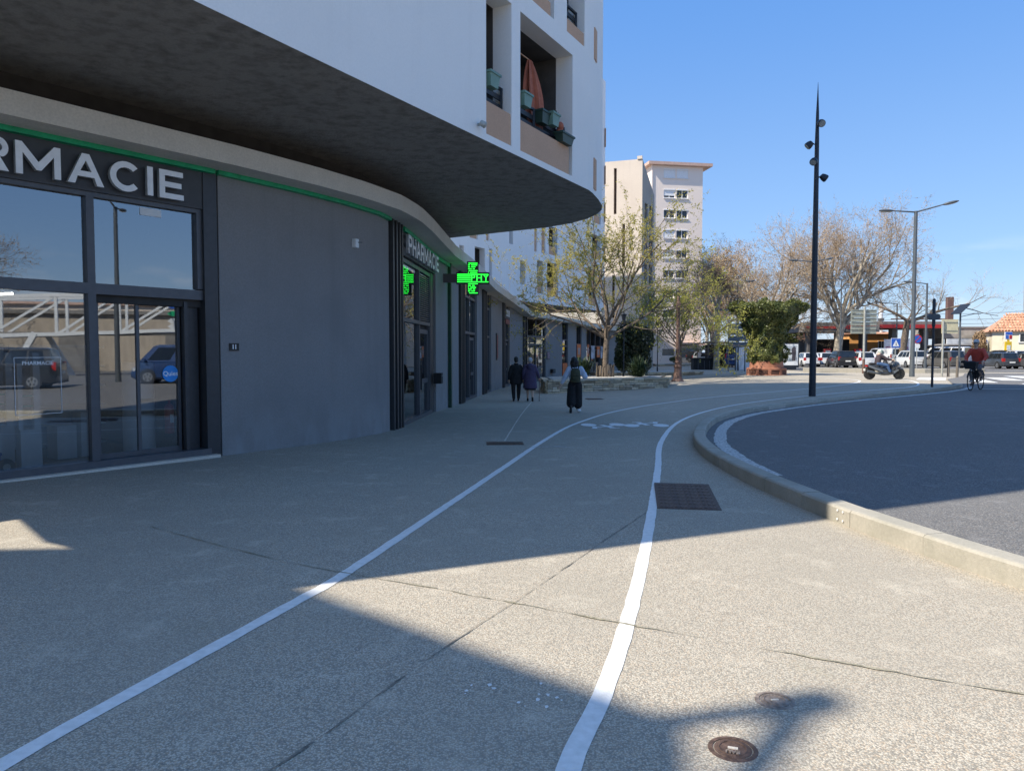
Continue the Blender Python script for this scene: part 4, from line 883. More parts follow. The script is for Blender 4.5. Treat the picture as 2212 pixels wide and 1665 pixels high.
for i in range(19000):
    k = r.random() ** .9 * (len(core) - 2); j = int(k); f = k - j; rr = core[j][0] + (core[j + 1][0] - core[j][0]) * f; z = core[j][1] + (core[j + 1][1] - core[j][1]) * f; a = r.uniform(0, 2 * PI)
    lump = .16 * math.sin(a * 5 + z * 2.3) + .12 * math.sin(a * 9 - z * 4.1) + .1 * math.sin(z * 6 + a * 3)
    if z > 4.2: lump += .22 * math.sin(a * 7) + .1
    rr += max(-.1, lump) + r.uniform(-.02, .13); nv = Vector((math.cos(a), math.sin(a), -.2))
    leaf(g, (rr * math.cos(a), rr * math.sin(a), z + r.uniform(-.06, .06) + (.35 * max(0, math.sin(a * 6 + 1)) * r.random() if z > 4.3 else 0)), .14 * r.uniform(.6, 1.35), r, nv, .8)
tag(g.obj('ivy', m_ivy, IV), kind='stuff')
# ------------------------------------------------------------ street furniture
m_navy = M('dark_blue_grey_paint', (.022, .028, .040), .45, .12, 8, metal=.2)
m_galv = M('grey_painted_steel', (.10, .115, .13), .5, .12, 8, metal=.3)
m_galvl = M('galvanised_steel', (.42, .42, .38), .5, .12, 8, metal=.4)
m_lens = M('lamp_lens', (.30, .31, .30), .25, .1, 8)
m_signb = M('sign_back_enamel', (.34, .35, .29), .5, .1, 5)
m_blue = M('sign_blue', (.02, .10, .45), .45, .05, 5)
m_red = M('red_enamel', (.42, .02, .02), .4, .08, 5)
m_brown = M('brown_iron', (.11, .065, .05), .7, .25, 8, .3, 60, c2=(.17, .10, .08))
m_yellow = M('yellow_enamel', (.75, .50, .02), .45, .06, 5)
m_orange = M('orange_poster', (.70, .16, .04), .5, .2, 3)
# spire lamp post with four spots
t = thing('lamp_post', 'tall dark tapering spire lamp post with four clustered spotlights', 'lamp post', base_at(11.2, 27.6))
G().lathe([(.13, -.05), (.125, .0), (.12, 1), (.105, 5), (.085, 8.0), (.075, 9.4), (.07, 9.6), (.065, 9.8), (.052, 10.4), (.004, 11.5)], n=16).obj('pole', m_navy, t, True)
G().obox((0, -.13, .55), .13, .03, .42).obj('hatch', m_navy, t); G().obox((.118, 0, 2.2), .02, .10, .22).obj('sticker', m_whiteP, t)
def spot(z, az, tilt, nm='spotlight'):
    d = Vector((math.cos(az), math.sin(az), 0)); c = d * .27 + Vector((0, 0, z)); ax = (d * math.cos(tilt) - Vector((0, 0, math.sin(tilt)))).normalized()
    s_ = G().lathe([(.03, -.14), (.09, -.12), (.125, -.04), (.14, .05), (.135, .10), (.05, .11)], c, 16, 0, ax).obj(nm, m_navy, t, True)
    G().lathe([(.115, .105), (.115, .118)], c, 16, 0, ax).obj('lens', m_lens, s_, True); G().tube([d * .08 + Vector((0, 0, z)), c - ax * .12], .022, 8).obj('bracket', m_navy, s_)
spot(9.95, -1.5, .5); spot(9.25, PI - .15, .75); spot(8.6, -2.3, .7); spot(8.05, -.1, .6)
def arm_lamp(name, label, loc, h, r, arms, mat, hatch=True):
    t = thing(name, label, 'lamp post', loc)
    G().lathe([(r * 1.25, -.05), (r * 1.2, .1), (r, 1.2), (r * .75, h)], n=12).obj('pole', mat, t, True)
    for az, L, up in arms:
        e = Vector((math.cos(az) * L, math.sin(az) * L, h + up)); a = G().tube([(0, 0, h - .06), e], [.05, .035], 8).obj('arm', mat, t, True)
        d = Vector((math.cos(az), math.sin(az), up / L)).normalized()
        q = d.to_track_quat('X', 'Z').to_matrix(); hd = G().ell(e + d * .35, (.46, .17, .09), 14, 8, 0, q); hd.obj('lamp_head', mat, a, True)
        G().ell(e + d * .35 - Vector((0, 0, .03)), (.40, .13, .075), 12, 6, 0, q).obj('lens', m_lens, a, True)
    return t
arm_lamp('street_lamp', 'grey double-armed street lamp on the plaza by the scooter', base_at(24.4, 45.2), 10.0, .13, [(PI, 1.45, .02), (-.3, 1.5, .32)], m_galv)
arm_lamp('street_lamp', 'slim single-armed lamp behind the pollarded tree', base_at(34.0, 61.0), 7.2, .10, [(PI - .2, 1.0, .1)], m_galv)
arm_lamp('street_lamp', 'double-armed lamp partly hidden behind the spire lamp post', base_at(26.6, 66), 9.6, .10, [(PI, 1.3, .05), (.2, 1.3, .2)], m_galv)
arm_lamp('street_lamp', 'small lamp with short arm before the red canopy', base_at(43.5, 84), 7.0, .09, [(PI, 1.8, .1)], m_galv)
arm_lamp('street_lamp', 'slim lamp with hooked arm beside the pale trunk', base_at(18.9, 62), 5.0, .07, [(PI, 1.0, .05)], m_galv)
arm_lamp('street_lamp', 'tall thin lamp behind the blue direction boards', base_at(20.6, 68), 8.0, .08, [(0, .8, .02)], m_galv)
arm_lamp('street_lamp', 'thin grey lamp among the trees beside the sign boards', base_at(34.5, 78), 9.2, .08, [(PI, 2.4, .02)], m_galv)
# solar lamp
t = thing('solar_lamp', 'solar-powered lamp with tilted panel on top', 'lamp post', base_at(38.6, 64))
G().lathe([(.10, -.05), (.09, .1), (.07, 5.0)], n=12).obj('pole', m_galv, t, True); G().obox((0, 0, 5.25), 1.5, .9, .05, .4, 0, Matrix.Rotation(-.6, 3, 'Y')).obj('solar_panel', m_navy, t); G().tube([(0, 0, 4.6), (1.2, 0, 4.85)], .03, 8).obj('arm', m_galv, t); G().obox((1.4, 0, 4.87), .6, .2, .07).obj('lamp_head', m_galv, t)
# lantern posts in the planters
for loc, h, lb in (((5.9, 39.2, .3), 3.3, 'thin dark lantern post in the stone planter by the young tree'), ((10.3, 52.5, .2), 3.55, 'thin dark lantern post before the pink tower')):
    t = thing('lantern_post', lb, 'lamp post', loc); G().lathe([(.06, 0), (.05, .3), (.035, .35), (.03, h - .35)], n=10).obj('pole', m_navy, t, True)
    G().lathe([(.07, h - .36), (.15, h - .02), (.17, h), (.05, h + .05), (.02, h + .12)], n=6).obj('lantern', m_navy, t)
# rusty iron column with moulded rings
t = thing('iron_column', 'rusty cast iron column with ringed collar and flared base', 'column', base_at(9.75, 43.6))
G().lathe([(.42, -.05), (.40, .02), (.30, .12), (.24, .3), (.20, .7), (.19, .78), (.24, .84), (.24, .90), (.17, .95), (.16, 1.05), (.20, 1.10), (.20, 1.16), (.14, 1.22), (.14, 1.34), (.18, 1.40), (.18, 1.46), (.12, 1.52), (.105, 3.2), (.10, 4.2), (.14, 4.25), (.14, 4.6), (.09, 4.65), (.08, 5.0)], n=18).obj('shaft', m_brown, t, True)
G().obox((0, -.12, 4.45), .2, .06, .3).obj('plate', m_brown, t)
# sign boards seen from behind
t = thing('direction_sign', 'stack of six direction boards seen from behind on one post', 'sign', base_at(25.9, 54.6), .06)
G().lathe([(.09, -.05), (.085, 0), (.08, 4.9)], n=10).obj('post', m_galvl, t, True); G().lathe([(.10, 0), (.095, 1.05)], n=10).obj('post_sleeve', m_brown, t)
for i in range(6):
    z = 3.05 + .30 * i; b = G().obox((.0, .13, z), 1.95, .03, .27).obj('board', m_signb, t)
    for zz in (-.10, .10): G().obox((.0, .10, z + zz), 1.85, .03, .02).obj('board_rib', m_signb, b)
t = thing('road_sign', 'yellowish square sign back on a pale post by the bollards', 'sign', base_at(26.0, 44.8)); G().lathe([(.06, -.05), (.055, 3.4)], n=10).obj('post', m_galvl, t, True)
b = G().obox((.45, .08, 3.05), 1.0, .03, .85).obj('board', M('cream_sign_back', (.55, .50, .33), .5, .08, 5), t)
for zz in (-.25, .25): G().obox((.45, .05, 3.05 + zz), .9, .03, .04).obj('board_rib', m_signb, b)
t = thing('crossing_signal', 'dark post with a rounded traffic sign box seen from behind', 'sign', base_at(18.1, 31.9)); G().lathe([(.055, -.05), (.05, 0), (.05, 2.6), (.07, 2.62), (.065, 3.75), (.03, 3.8)], n=10).obj('post', m_navy, t, True)
g = G()
for i in range(2): g.lathe([(.12, -.07), (.13, -.05), (.13, .05), (.12, .07)], ((-.14, .14)[i], .0, 3.02), 14, 0, (0, 1, 0))
g.box(-.14, .14, -.071, .071, 2.89, 3.15); g.obj('signal_box', m_galv, t)
t = thing('parking_sign', 'round blue and red no-parking sign above a small plate', 'sign', base_at(32.2, 59)); G().tube([(0, 0, -.05), (0, 0, 2.7)], .035, 8).obj('post', m_galvl, t); G().lathe([(.36, -.012), (.36, .012)], (0, -.06, 2.6), 22, 0, (0, 1, 0)).obj('disc', m_red, t); G().lathe([(.29, -.012), (.29, .012)], (0, -.075, 2.6), 22, 0, (0, 1, 0)).obj('disc_field', m_blue, t); G().obox((0, -.085, 2.6), .07, .012, .58, 0, 0, Matrix.Rotation(.78, 3, 'Y')).obj('bar', m_red, t); G().obox((0, -.06, 2.05), .4, .02, .3).obj('plate', m_whiteP, t)
t = thing('crossing_sign', 'square blue pedestrian crossing sign with white triangle', 'sign', base_at(31.0, 60)); G().tube([(0, 0, -.05), (0, 0, 2.3)], .035, 8).obj('post', m_galvl, t); G().obox((0, -.05, 2.3), .78, .02, .78).obj('border', m_whiteP, t); G().obox((0, -.065, 2.3), .72, .02, .72).obj('board', m_blue, t)
G().add([(-.27, -.08, 2.04), (.27, -.08, 2.04), (0, -.08, 2.56)], [(0, 1, 2)]).obj('triangle', m_whiteP, t)
G().add([(-.03, -.083, 2.12), (.0, -.083, 2.28), (-.02, -.083, 2.36), (.03, -.083, 2.36), (.03, -.083, 2.26), (.07, -.083, 2.12), (.03, -.083, 2.12), (.015, -.083, 2.2), (.01, -.083, 2.12)], [tuple(range(9))]).obj('walking_figure', m_black, t)
for (x, y, lb) in ((26.5, 45.0, 'brown bollard beside the pale sign post'), (26.2, 43.6, 'brown bollard standing at the kerb before the crossing')):
    t = thing('bollard', lb, 'bollard', base_at(x, y), 0, 'bollards by the crossing'); G().lathe([(.085, -.05), (.075, .02), (.07, 1.05), (.05, 1.07), (.05, 1.10), (.078, 1.13), (.078, 1.2), (.03, 1.26)], n=12).obj('post', M('bollard_paint', (.13, .11, .09), .6, .15, 8), t, True)
# advertising case
m_poster = M('poster_print', (.30, .38, .46), .4, .5, 1.6, c2=(.75, .78, .80))
t = thing('advert_case', 'dark poster case with a pale blue printed poster', 'advert', base_at(24.2, 64.5), -.08); G().box(-.72, .72, -.12, .12, .25, 2.35).obj('case', m_navy, t); G().box(-.5, .5, -.09, .09, -.05, .26).obj('foot', m_navy, t)
G().box(-.62, .62, -.135, -.121, .42, 2.25).obj('poster', m_whiteP, t); G().box(-.55, .55, -.140, -.136, .75, 2.15).obj('poster_picture', m_poster, t)
G().add([(.05, -.142, 1.75), (.15, -.142, 1.98), (.3, -.142, 2.05), (.42, -.142, 1.95), (.45, -.142, 1.5), (.4, -.142, .80), (.1, -.142, .80), (.12, -.142, 1.35), (-.2, -.142, 1.42), (-.2, -.142, 1.52), (.1, -.142, 1.55)], [tuple(range(11))]).obj('poster_figure', M('poster_dark', (.06, .05, .06), .5, .4, 3), t)
# direction boards, shelter and clutter beyond the ivy planter
t = thing('direction_sign', 'tall dark blue direction boards left of the ivy planter', 'sign', base_at(18.4, 60.5)); G().tube([(-.75, 0, -.05), (-.75, 0, 3.9)], .05, 8).obj('post', m_galv, t); G().tube([(.6, 0, -.05), (.6, 0, 3.9)], .05, 8).obj('post', m_galv, t)
m_dblue = M('dark_blue_board', (.06, .095, .13), .45, .1, 5)
for i in range(4): G().box(-.8, .8, -.06, -.02, 1.95 + .5 * i, 2.38 + .5 * i).obj('board', m_dblue, t)
t = thing('hoarding', 'white graffiti-marked panel behind the ivy planter', 'hoarding', base_at(20.2, 64)); G().box(-.95, .95, -.05, .05, .02, 1.95).obj('panel', M('streaked_white_panel', (.72, .74, .77), .6, .25, 3, c2=(.86, .86, .88), stretch=(3, 1, .6)), t); 
for x in (-.9, .9): G().box(x - .05, x + .05, -.09, .09, -.05, 2.05).obj('post', m_galv, t)
t = thing('litter_bin_shelter', 'black bin shelter beside the pale plane trunk', 'bin shelter', base_at(16.9, 66)); G().box(-.85, .85, -.5, .5, -.05, .95).obj('body', m_black, t); G().box(-.92, .92, -.58, .58, .95, 1.05).obj('lid', m_black, t)
for x in (-.45, .1, .55): G().box(x - .015, x + .015, -.52, -.50, .05, .8).obj('slat', m_galv, t)
t = thing('bus_shelter', 'dark shelter with curved roof behind the pale plane trunk', 'shelter', base_at(21.5, 76)); G().box(-1.6, 1.0, .4, .5, 0, 2.3).obj('back_panel', m_recess, t)
for x in (-1.5, .9): G().box(x - .06, x + .06, -.6, -.48, 0, 2.35).obj('post', m_navy, t)
g = G(); 
for k in range(6):
    a0, a1 = -1.0 + k * .25, -1.0 + (k + 1) * .25; g.quad((-1.8, a0, 2.35 + .25 * (1 - a0 * a0)), (1.2, a0, 2.35 + .25 * (1 - a0 * a0)), (1.2, a1, 2.35 + .25 * (1 - a1 * a1)), (-1.8, a1, 2.35 + .25 * (1 - a1 * a1)))
g.obj('roof', m_recess, t, True)
t = thing('rubbish_container', 'black rubbish container in the low bed by the tower', 'container', (13.0, 83.0, .1)); G().prism([(-.9, -.5), (.9, -.5), (.9, .5), (-.9, .5)], 0, 1.25).obj('body', m_black, t); G().box(-.95, .95, -.55, .55, 1.25, 1.4).obj('lid', m_black, t)
# low kerbed island by the car park and railings
isl = G().prism([(23.0, 58.2), (31.0, 55.6), (36.0, 56.4), (35.5, 57.4), (31, 56.9), (23.4, 59.6)], -.1, .32); tag(isl.obj('traffic_island', m_kerb), kind='structure')

# filling station
m_can = M('canopy_grey', (.20, .19, .18), .8, .15, 2); m_or = M('orange_render', (.72, .36, .12), .85, .08, 2); m_brick = M('terracotta_wall', (.46, .23, .15), .85, .2, 3)
FS = thing('filling_station', 'filling station with red-edged flat canopy on grey columns', 'filling station', (44, 96, 0))
def fp(g, n, m, root=None, sm=False): return g.obj(n, m, root or FS, sm, True)
fp(G().box(37, 46.5, 94, 102, 4.05, 5.2), 'canopy', m_can); fp(G().box(46.55, 56, 95, 102, 4.5, 5.4), 'canopy', m_can); fp(G().box(46.6, 56.4, 94.6, 94.95, 4.55, 5.0), 'red_band', m_red); fp(G().box(37.2, 41.2, 93.9, 93.98, 4.45, 4.75), 'red_band', m_red)
text_obj('lettering', 'Total Access', .95, m_red, FS, (43.6, 93.94, 4.72), (PI / 2, 0, 0), .02, .012)
for x in (38.6, 42.4, 45.6, 49.5, 53.5): fp(G().box(x - .35, x + .35, 96, 97, -.05, 4.1 if x < 46 else 4.55), 'column', m_can)
fp(G().box(39, 45, 99, 101, 0, 3.2), 'kiosk', m_recess)
for i, x in enumerate((40.3, 44.2)): pm = fp(G().box(x - .4, x + .4, 94.6, 95.2, 0, 1.9), 'fuel_pump', m_red); G().box(x - .3, x + .3, 94.57, 94.6, 1.1, 1.7).obj('pump_display', m_whiteP, pm, False, True)
BB = thing('viaduct', 'grey concrete viaduct deck on square piers behind the parked vans', 'bridge', (58, 100, 0))
fp(G().box(56.2, 62.5, 97, 104, 3.3, 4.6), 'deck', M('viaduct_concrete', (.36, .33, .29), .85, .2, 1.5), BB); fp(G().box(56.1, 62.6, 96.9, 97.05, 4.6, 4.8), 'parapet', m_can, BB)
for x in (57.2, 61.5): fp(G().box(x - .4, x + .4, 99, 100, -.05, 3.3), 'pier', m_can, BB)
def hut(name, label, x0, x1, y0, y1, h, rh, mw, mr, wins, cat='building', over=.35):
    t = thing(name, label, cat, ((x0 + x1) / 2, (y0 + y1) / 2, 0)); fp(G().box(x0, x1, y0, y1, -.05, h), 'wall', mw, t)
    ym = (y0 + y1) / 2; g = G(); a, b = x0 - over, x1 + over; c, d = y0 - over, y1 + over
    g.add([(a, c, h), (b, c, h), (b, d, h), (a, d, h), (a + (ym - c) * .6, ym, h + rh), (b - (ym - c) * .6, ym, h + rh)], [(3, 2, 1, 0), (0, 1, 5, 4), (1, 2, 5), (2, 3, 4, 5), (3, 0, 4)]); rf = fp(g, 'roof', mr, t)
    for (u0, u1, z0, z1) in wins:
        wn = fp(G().box(u0, u1, y0 - .04, y0 - .002, z0, z1), 'window', m_pane, t); G().box((u0 + u1) / 2 - .05, (u0 + u1) / 2 + .05, y0 - .07, y0 - .041, z0, z1).obj('window_frame', m_shut, wn, False, True)
        for s_ in (u0 - .12, u1 + .02): G().box(s_, s_ + .1, y0 - .08, y0 - .003, z0 - .05, z1 + .05).obj('window_frame', m_shut, wn, False, True)
        G().box(u0 - .2, u1 + .2, y0 - .14, y0 - .003, z0 - .14, z0 - .06).obj('window_sill', m_shut, wn, False, True)
    return t, rf
m_tile = M('terracotta_tiles', (.52, .22, .12), .85, .35, 3, .4, 12, c2=(.75, .45, .30))
hut('station_shop', 'orange rendered shop under the filling station canopy', 46.8, 53.2, 103, 108, 4.0, .6, m_or, m_tile, [(50.9, 51.6, 1.2, 3.0)])
hut('low_house', 'terracotta low house behind the fuel pumps', 40.5, 46.0, 112, 118, 4.4, .7, m_brick, m_tile, [(42, 42.8, 1.6, 2.8), (44, 44.8, 1.6, 2.8)])
hut('car_wash', 'grey car wash hall with blue lettering along its roof', 53.5, 60.2, 92.5, 96, 2.3, .25, m_can, m_can, [])
ws = thing('car_wash_sign', 'blue wash lettering on a white roof board', 'sign', (57.5, 92.2, 2.5)); fp(G().box(54.0, 59.8, 92.2, 92.32, 2.5, 3.15), 'board', m_whiteP, ws); text_obj('lettering', 'wash', .85, m_blue, ws, (58.3, 92.17, 2.80), (PI / 2, 0, 0), .02, .02)
hs, rf = hut('tiled_house', 'cream house with red tiled hip roof at the car park edge', 57.6, 74, 89, 97, 3.95, 2.3, M('cream_render', (.78, .71, .54), .85, .05, 1.5), m_tile, [(60.4, 61.3, 2.75, 3.65), (64.5, 65.4, 2.75, 3.65)])
g = G()
for i in range(53):                         # barrel tiles in rows down the front slope
    x = 57.3 + i * .32
    for k in range(7):
        f0, f1 = k / 7, (k + 1.15) / 7; y0_, y1_ = 88.65 + 4.35 * f0, 88.65 + 4.35 * min(1, f1); z0_, z1_ = 4.00 + 2.3 * f0, 3.97 + 2.3 * min(1, f1)
        lim = 57.25 + 4.35 * .6 * f0
        if x < lim: continue
        g.tube([(x, y0_ - .0, z0_ + R.uniform(0, .05)), (x, y1_, z1_)], [.13, .10], 6, False)
tag(g.obj('roof_tiles', m_tile, rf, True, True), kind='stuff')
hs.location = (66.7, 89.16, 0); hs.rotation_euler = (0, 0, rad(-25))
fw = thing('garden_wall', 'low grey boundary wall before the tiled house', 'wall', (66, 86.5, 0)); fp(G().box(54, 61, 86.4, 86.6, -.05, 1.6), 'panel', m_galv, fw)
for x in range(54, 62, 3): fp(G().box(x - .1, x + .1, 86.3, 86.7, -.05, 1.75), 'post', m_galv, fw)
t = thing('price_totem', 'yellow totem sign with blue and white board on top', 'sign', (56.1, 84.0, 0)); fp(G().box(55.8, 56.5, 83.9, 84.1, -.05, 2.7), 'pillar', m_yellow, t); fp(G().box(55.95, 56.35, 83.86, 83.899, 1.4, 2.3), 'notice', m_whiteP, t); fp(G().box(55.72, 56.55, 83.9, 84.05, 2.95, 3.8), 'board', m_whiteP, t); fp(G().box(55.75, 56.52, 83.87, 83.898, 3.5, 3.77), 'board_panel', m_blue, t); fp(G().box(55.8, 56.1, 83.87, 83.898, 3.02, 3.42), 'board_panel', m_blue, t); fp(G().box(56.2, 56.48, 83.87, 83.898, 3.02, 3.42), 'board_panel', m_red, t); fp(G().box(56.05, 56.25, 83.92, 84.04, 2.7, 2.95), 'bracket', m_yellow, t)
t = thing('banner', 'white printed banner hanging before the orange shop', 'banner', (48.2, 93, 1.8)); fp(G().box(46.6, 49.8, 92.95, 93.0, 1.5, 3.1), 'cloth', M('banner_print', (.70, .66, .72), .6, .3, 1.5, c2=(.82, .80, .84)), t); fp(G().box(46.8, 49.6, 92.93, 92.949, 1.85, 2.2), 'print_band', M('banner_mauve', (.42, .14, .22), .6, .2, 2), t)
fp(G().box(46.6, 46.68, 92.98, 93.06, -.05, 3.2), 'pole', m_galv, t); fp(G().box(49.72, 49.8, 92.98, 93.06, -.05, 3.2), 'pole', m_galv, t)
# railway masts and wires
m_mast = M('brown_mast', (.14, .08, .07), .7, .2, 4)
t = thing('catenary_mast', 'thick brown railway mast beside the solar lamp', 'mast', (60, 102, 0)); fp(G().box(59.6, 60.4, 101.7, 102.3, -.05, 9.0), 'pole', m_mast, t); fp(G().bar((52.0, 102, 6.0), (59.7, 102, 6.0), .16, .16), 'cross_arm', m_mast, t)
t = thing('catenary_mast', 'white railway mast beyond the pollarded tree', 'mast', (51.6, 104, 0)); fp(G().tube([(51.6, 104, -.05), (51.6, 104, 8.4)], .28, 10), 'pole', m_whiteP, t); fp(G().box(51.3, 51.9, 103.7, 104.3, 5.8, 6.2), 'bracket', m_galv, t)
t = thing('chimney_pole', 'tall white pole above the red canopy', 'pole', (42.6, 112, 0)); fp(G().tube([(42.6, 112, -.05), (42.6, 112, 9.6)], .22, 10), 'pole', m_whiteP, t); fp(G().bar((38.5, 112, 5.9), (42.6, 112, 5.9), .12, .12), 'arm', m_galv, t)
t = thing('antenna_mast', 'thin lattice antenna mast far beyond the viaduct', 'mast', (77, 112, 0)); fp(G().tube([(77, 112, -.05), (77, 112, 12)], .05, 6), 'pole', m_galvl, t); fp(G().tube([(76.6, 112, 6.6), (77.4, 112, 6.6)], .05, 6), 'crossbar', m_galvl, t)
for i, (za, zb, lb) in enumerate(((6.2, 7.9, 'upper overhead railway wire against the sky'), (5.6, 6.9, 'middle overhead railway wire above the viaduct'), (5.2, 6.1, 'lowest overhead railway wire above the viaduct'))):
    pts = [(34 + 60 * f, 103, za + (zb - za) * f - .5 * math.sin(PI * ((f * 3) % 1)) * .5) for f in [k / 24 for k in range(25)]]
    tag(G().tube(pts, .03, 4).obj('overhead_wire', m_steel), lb, 'wire', 'overhead railway wires')

# ------------------------------------------------------------ small things on the near building
# pharmacy cross on a bracket
m_led = M('green_leds', (.0, .25, .02), .4, .1, 5, emit=(.02, 1.0, .05), es=1.6)
m_ledoff = M('dark_led_panel', (.004, .028, .022), .35, .2, 20)
CX = thing('pharmacy_cross', 'lit green pharmacy cross with PHY lettering on a wall bracket', 'sign', (-1.28, 24.35, 4.05), .05)
def crossp(a, b): return [(-b, -a), (-a, -a), (-a, -b), (a, -b), (a, -a), (b, -a), (b, a), (a, a), (a, b), (-a, b), (-a, a), (-b, a)]
def yprism(g, poly, y0, y1):
    n = len(poly); vs = [(x, y0, z) for x, z in poly] + [(x, y1, z) for x, z in poly]; g.add(vs, [tuple(range(n)), tuple(range(2 * n - 1, n - 1, -1))] + [(i, n + i, n + (i + 1) % n, (i + 1) % n) for i in range(n)]); return g
yprism(G(), crossp(.19, .54), -.09, .09).obj('casing', m_gpipe, CX); yprism(G(), crossp(.165, .515), -.094, .094).obj('led_panel', m_ledoff, CX)
r = random.Random(8)
for i in range(17):
    z = -.48 + .06 * i; inner = abs(z) < .165
    for s_ in (-1, 1):
        segs = []
        if inner: segs = [(-.505, -.07 if -.11 < z < .11 else .505)] 
        else:
            x0 = r.uniform(-.15, .0); segs = [(x0, r.uniform(.05, .155)), (-.155, x0 - .04)] if x0 > -.09 else [(x0, .155)]
        for a, b in segs:
            G().box(min(a, b), max(a, b), (-.102 if s_ < 0 else .0945), (-.0945 if s_ < 0 else .102), z - .013, z + .013).obj('led_row', m_led, CX)
for s_ in (-1, 1): text_obj('lettering', 'PHY', .30, m_led, CX, (.22 if s_ < 0 else -.22, -.0985 * (1 if s_ < 0 else -1), .0), (PI / 2, 0, 0 if s_ < 0 else PI), .003, .001, 1.12, False)
G().box(-1.02, -.50, -.07, .07, -.14, .14).obj('bracket', m_frame2, CX); G().box(-1.06, -1.02, -.12, .12, -.26, .26).obj('wall_plate', m_frame2, CX)
def wp(s, out, z): p, n, d = wat(s); q = p + n * out; return (q.x, q.y, z), math.atan2(d.y, d.x)
l_, a_ = wp(11.98, .012, 1.76); t = thing('house_number', 'small dark plate numbered 11 on the grey wall', 'plate', l_, a_); G().box(-.095, .095, -.008, .008, -.065, .065).obj('plate', m_recess, t); text_obj('digits', '11', .105, m_letter, t, (0, -.0095, 0), (PI / 2, 0, 0), .001, .004, 1.0, False)
l_, a_ = wp(15.05, .04, 3.92); t = thing('wall_sensor', 'small white sensor box on the curved grey wall', 'sensor', l_, a_); G().box(-.06, .06, -.05, .05, -.09, .09).obj('housing', m_whiteP, t); G().tube([(.03, -.05, .02), (.12, -.09, .03)], .01, 6).obj('arm', m_galv, t)
l_, a_ = wp(22.35, .12, .85); t = thing('letter_box', 'black letter box beside the slatted grille door', 'letter box', l_, a_); G().box(-.17, .17, -.12, .12, -.16, .16).obj('box', m_black, t); G().box(-.12, .12, -.125, -.121, .06, .09).obj('slot', m_galv, t)
l_, a_ = wp(38.6, .03, 1.9); t = thing('wall_notice', 'narrow dark framed notice on the second wall panel', 'notice', l_, a_); G().box(-.3, .3, -.02, .02, -.7, .7).obj('frame', m_frame2, t); G().box(-.22, .22, -.026, -.021, -.6, .6).obj('sheet', M('dull_red_notice', (.20, .06, .05), .6, .2, 4), t)
l_, a_ = wp(54.2, .03, 1.35); t = thing('wall_notice', 'small framed notice beside the glazed corner door', 'notice', l_, a_); G().box(-.22, .22, -.02, .02, -.3, .3).obj('frame', m_frame, t); G().box(-.17, .17, -.026, -.021, -.24, .24).obj('sheet', M('pinkish_notice', (.32, .22, .25), .6, .3, 12), t)
l_, a_ = wp(54.7, .12, .2); t = thing('wall_intercom', 'dark intercom box on the grey wall near the corner door', 'intercom', l_, a_); G().box(-.2, .2, -.1, .1, -.14, .14).obj('box', m_black, t); G().box(-.07, .07, -.11, -.101, -.08, .1).obj('grille', m_galv, t)
l_, a_ = wp(43.25, .05, 3.85); t = thing('shop_sign', 'white lettered shop sign on a dark board between louvres', 'sign', l_, a_); [yprism(G(), [(x - .11, -.17), (x + .11, -.17), (x + .11, -.09), (x - .03, -.09), (x - .03, .02), (x + .07, .02), (x + .07, .09), (x - .03, .09), (x - .03, .13), (x + .11, .13), (x + .11, .2), (x - .11, .2)], -.03, .0).obj('letter_block', m_letter, t) for x in (-.75, -.45, -.15, .15, .45, .75)]; G().box(-1.0, 1.0, -.005, .02, -.62, -.34).obj('red_board', M('dull_red_board', (.25, .06, .04), .6, .1, 3), t)
m_print = M('faded_print', (.50, .26, .20), .6, .4, 14, c2=(.66, .50, .46))
def poster(s, z0, z1, wd, mat, lb, out=.0):
    l_, a_ = wp(s, out, (z0 + z1) / 2); t = thing('window_poster', lb, 'poster', l_, a_, 'posters in the corner shop windows'); G().box(-wd / 2, wd / 2, -.006, .006, -(z1 - z0) / 2, (z1 - z0) / 2).obj('sheet', mat, t)
    if z0 > 1: G().box(-wd * .3, wd * .3, -.010, -.0065, -(z1 - z0) * .28, (z1 - z0) * .22).obj('print', m_print, t)
    return t
m_photo = M('photo_poster', (.25, .28, .36), .5, .6, 2.2, c2=(.75, .76, .80))
poster(59.9, 1.15, 2.2, 1.0, m_orange, 'orange poster in the window beside the grey pier'); poster(62.5, 1.2, 2.2, .5, m_orange, 'narrow orange poster left of the young tree trunk'); poster(63.9, 1.0, 2.1, 1.1, m_photo, 'photo poster behind the young tree trunk'); poster(65.6, 1.1, 2.05, .8, m_orange, 'orange poster right of the young tree trunk'); poster(66.8, 1.0, 2.05, 1.2, m_photo, 'photo poster beside the dark evergreen')
tp_ = poster(56.75, -.35, .75, .72, m_orange, 'tall orange panel low in the narrow corner window'); G().tube([(-.2 + .05 * k, -.012, -.28 + .05 * math.sin(k * 1.9)) for k in range(9)], .022, 6).obj('white_script', m_letter, tp_); G().box(-.22, -.14, -.012, -.007, -.5, -.4).obj('white_mark', m_letter, tp_)
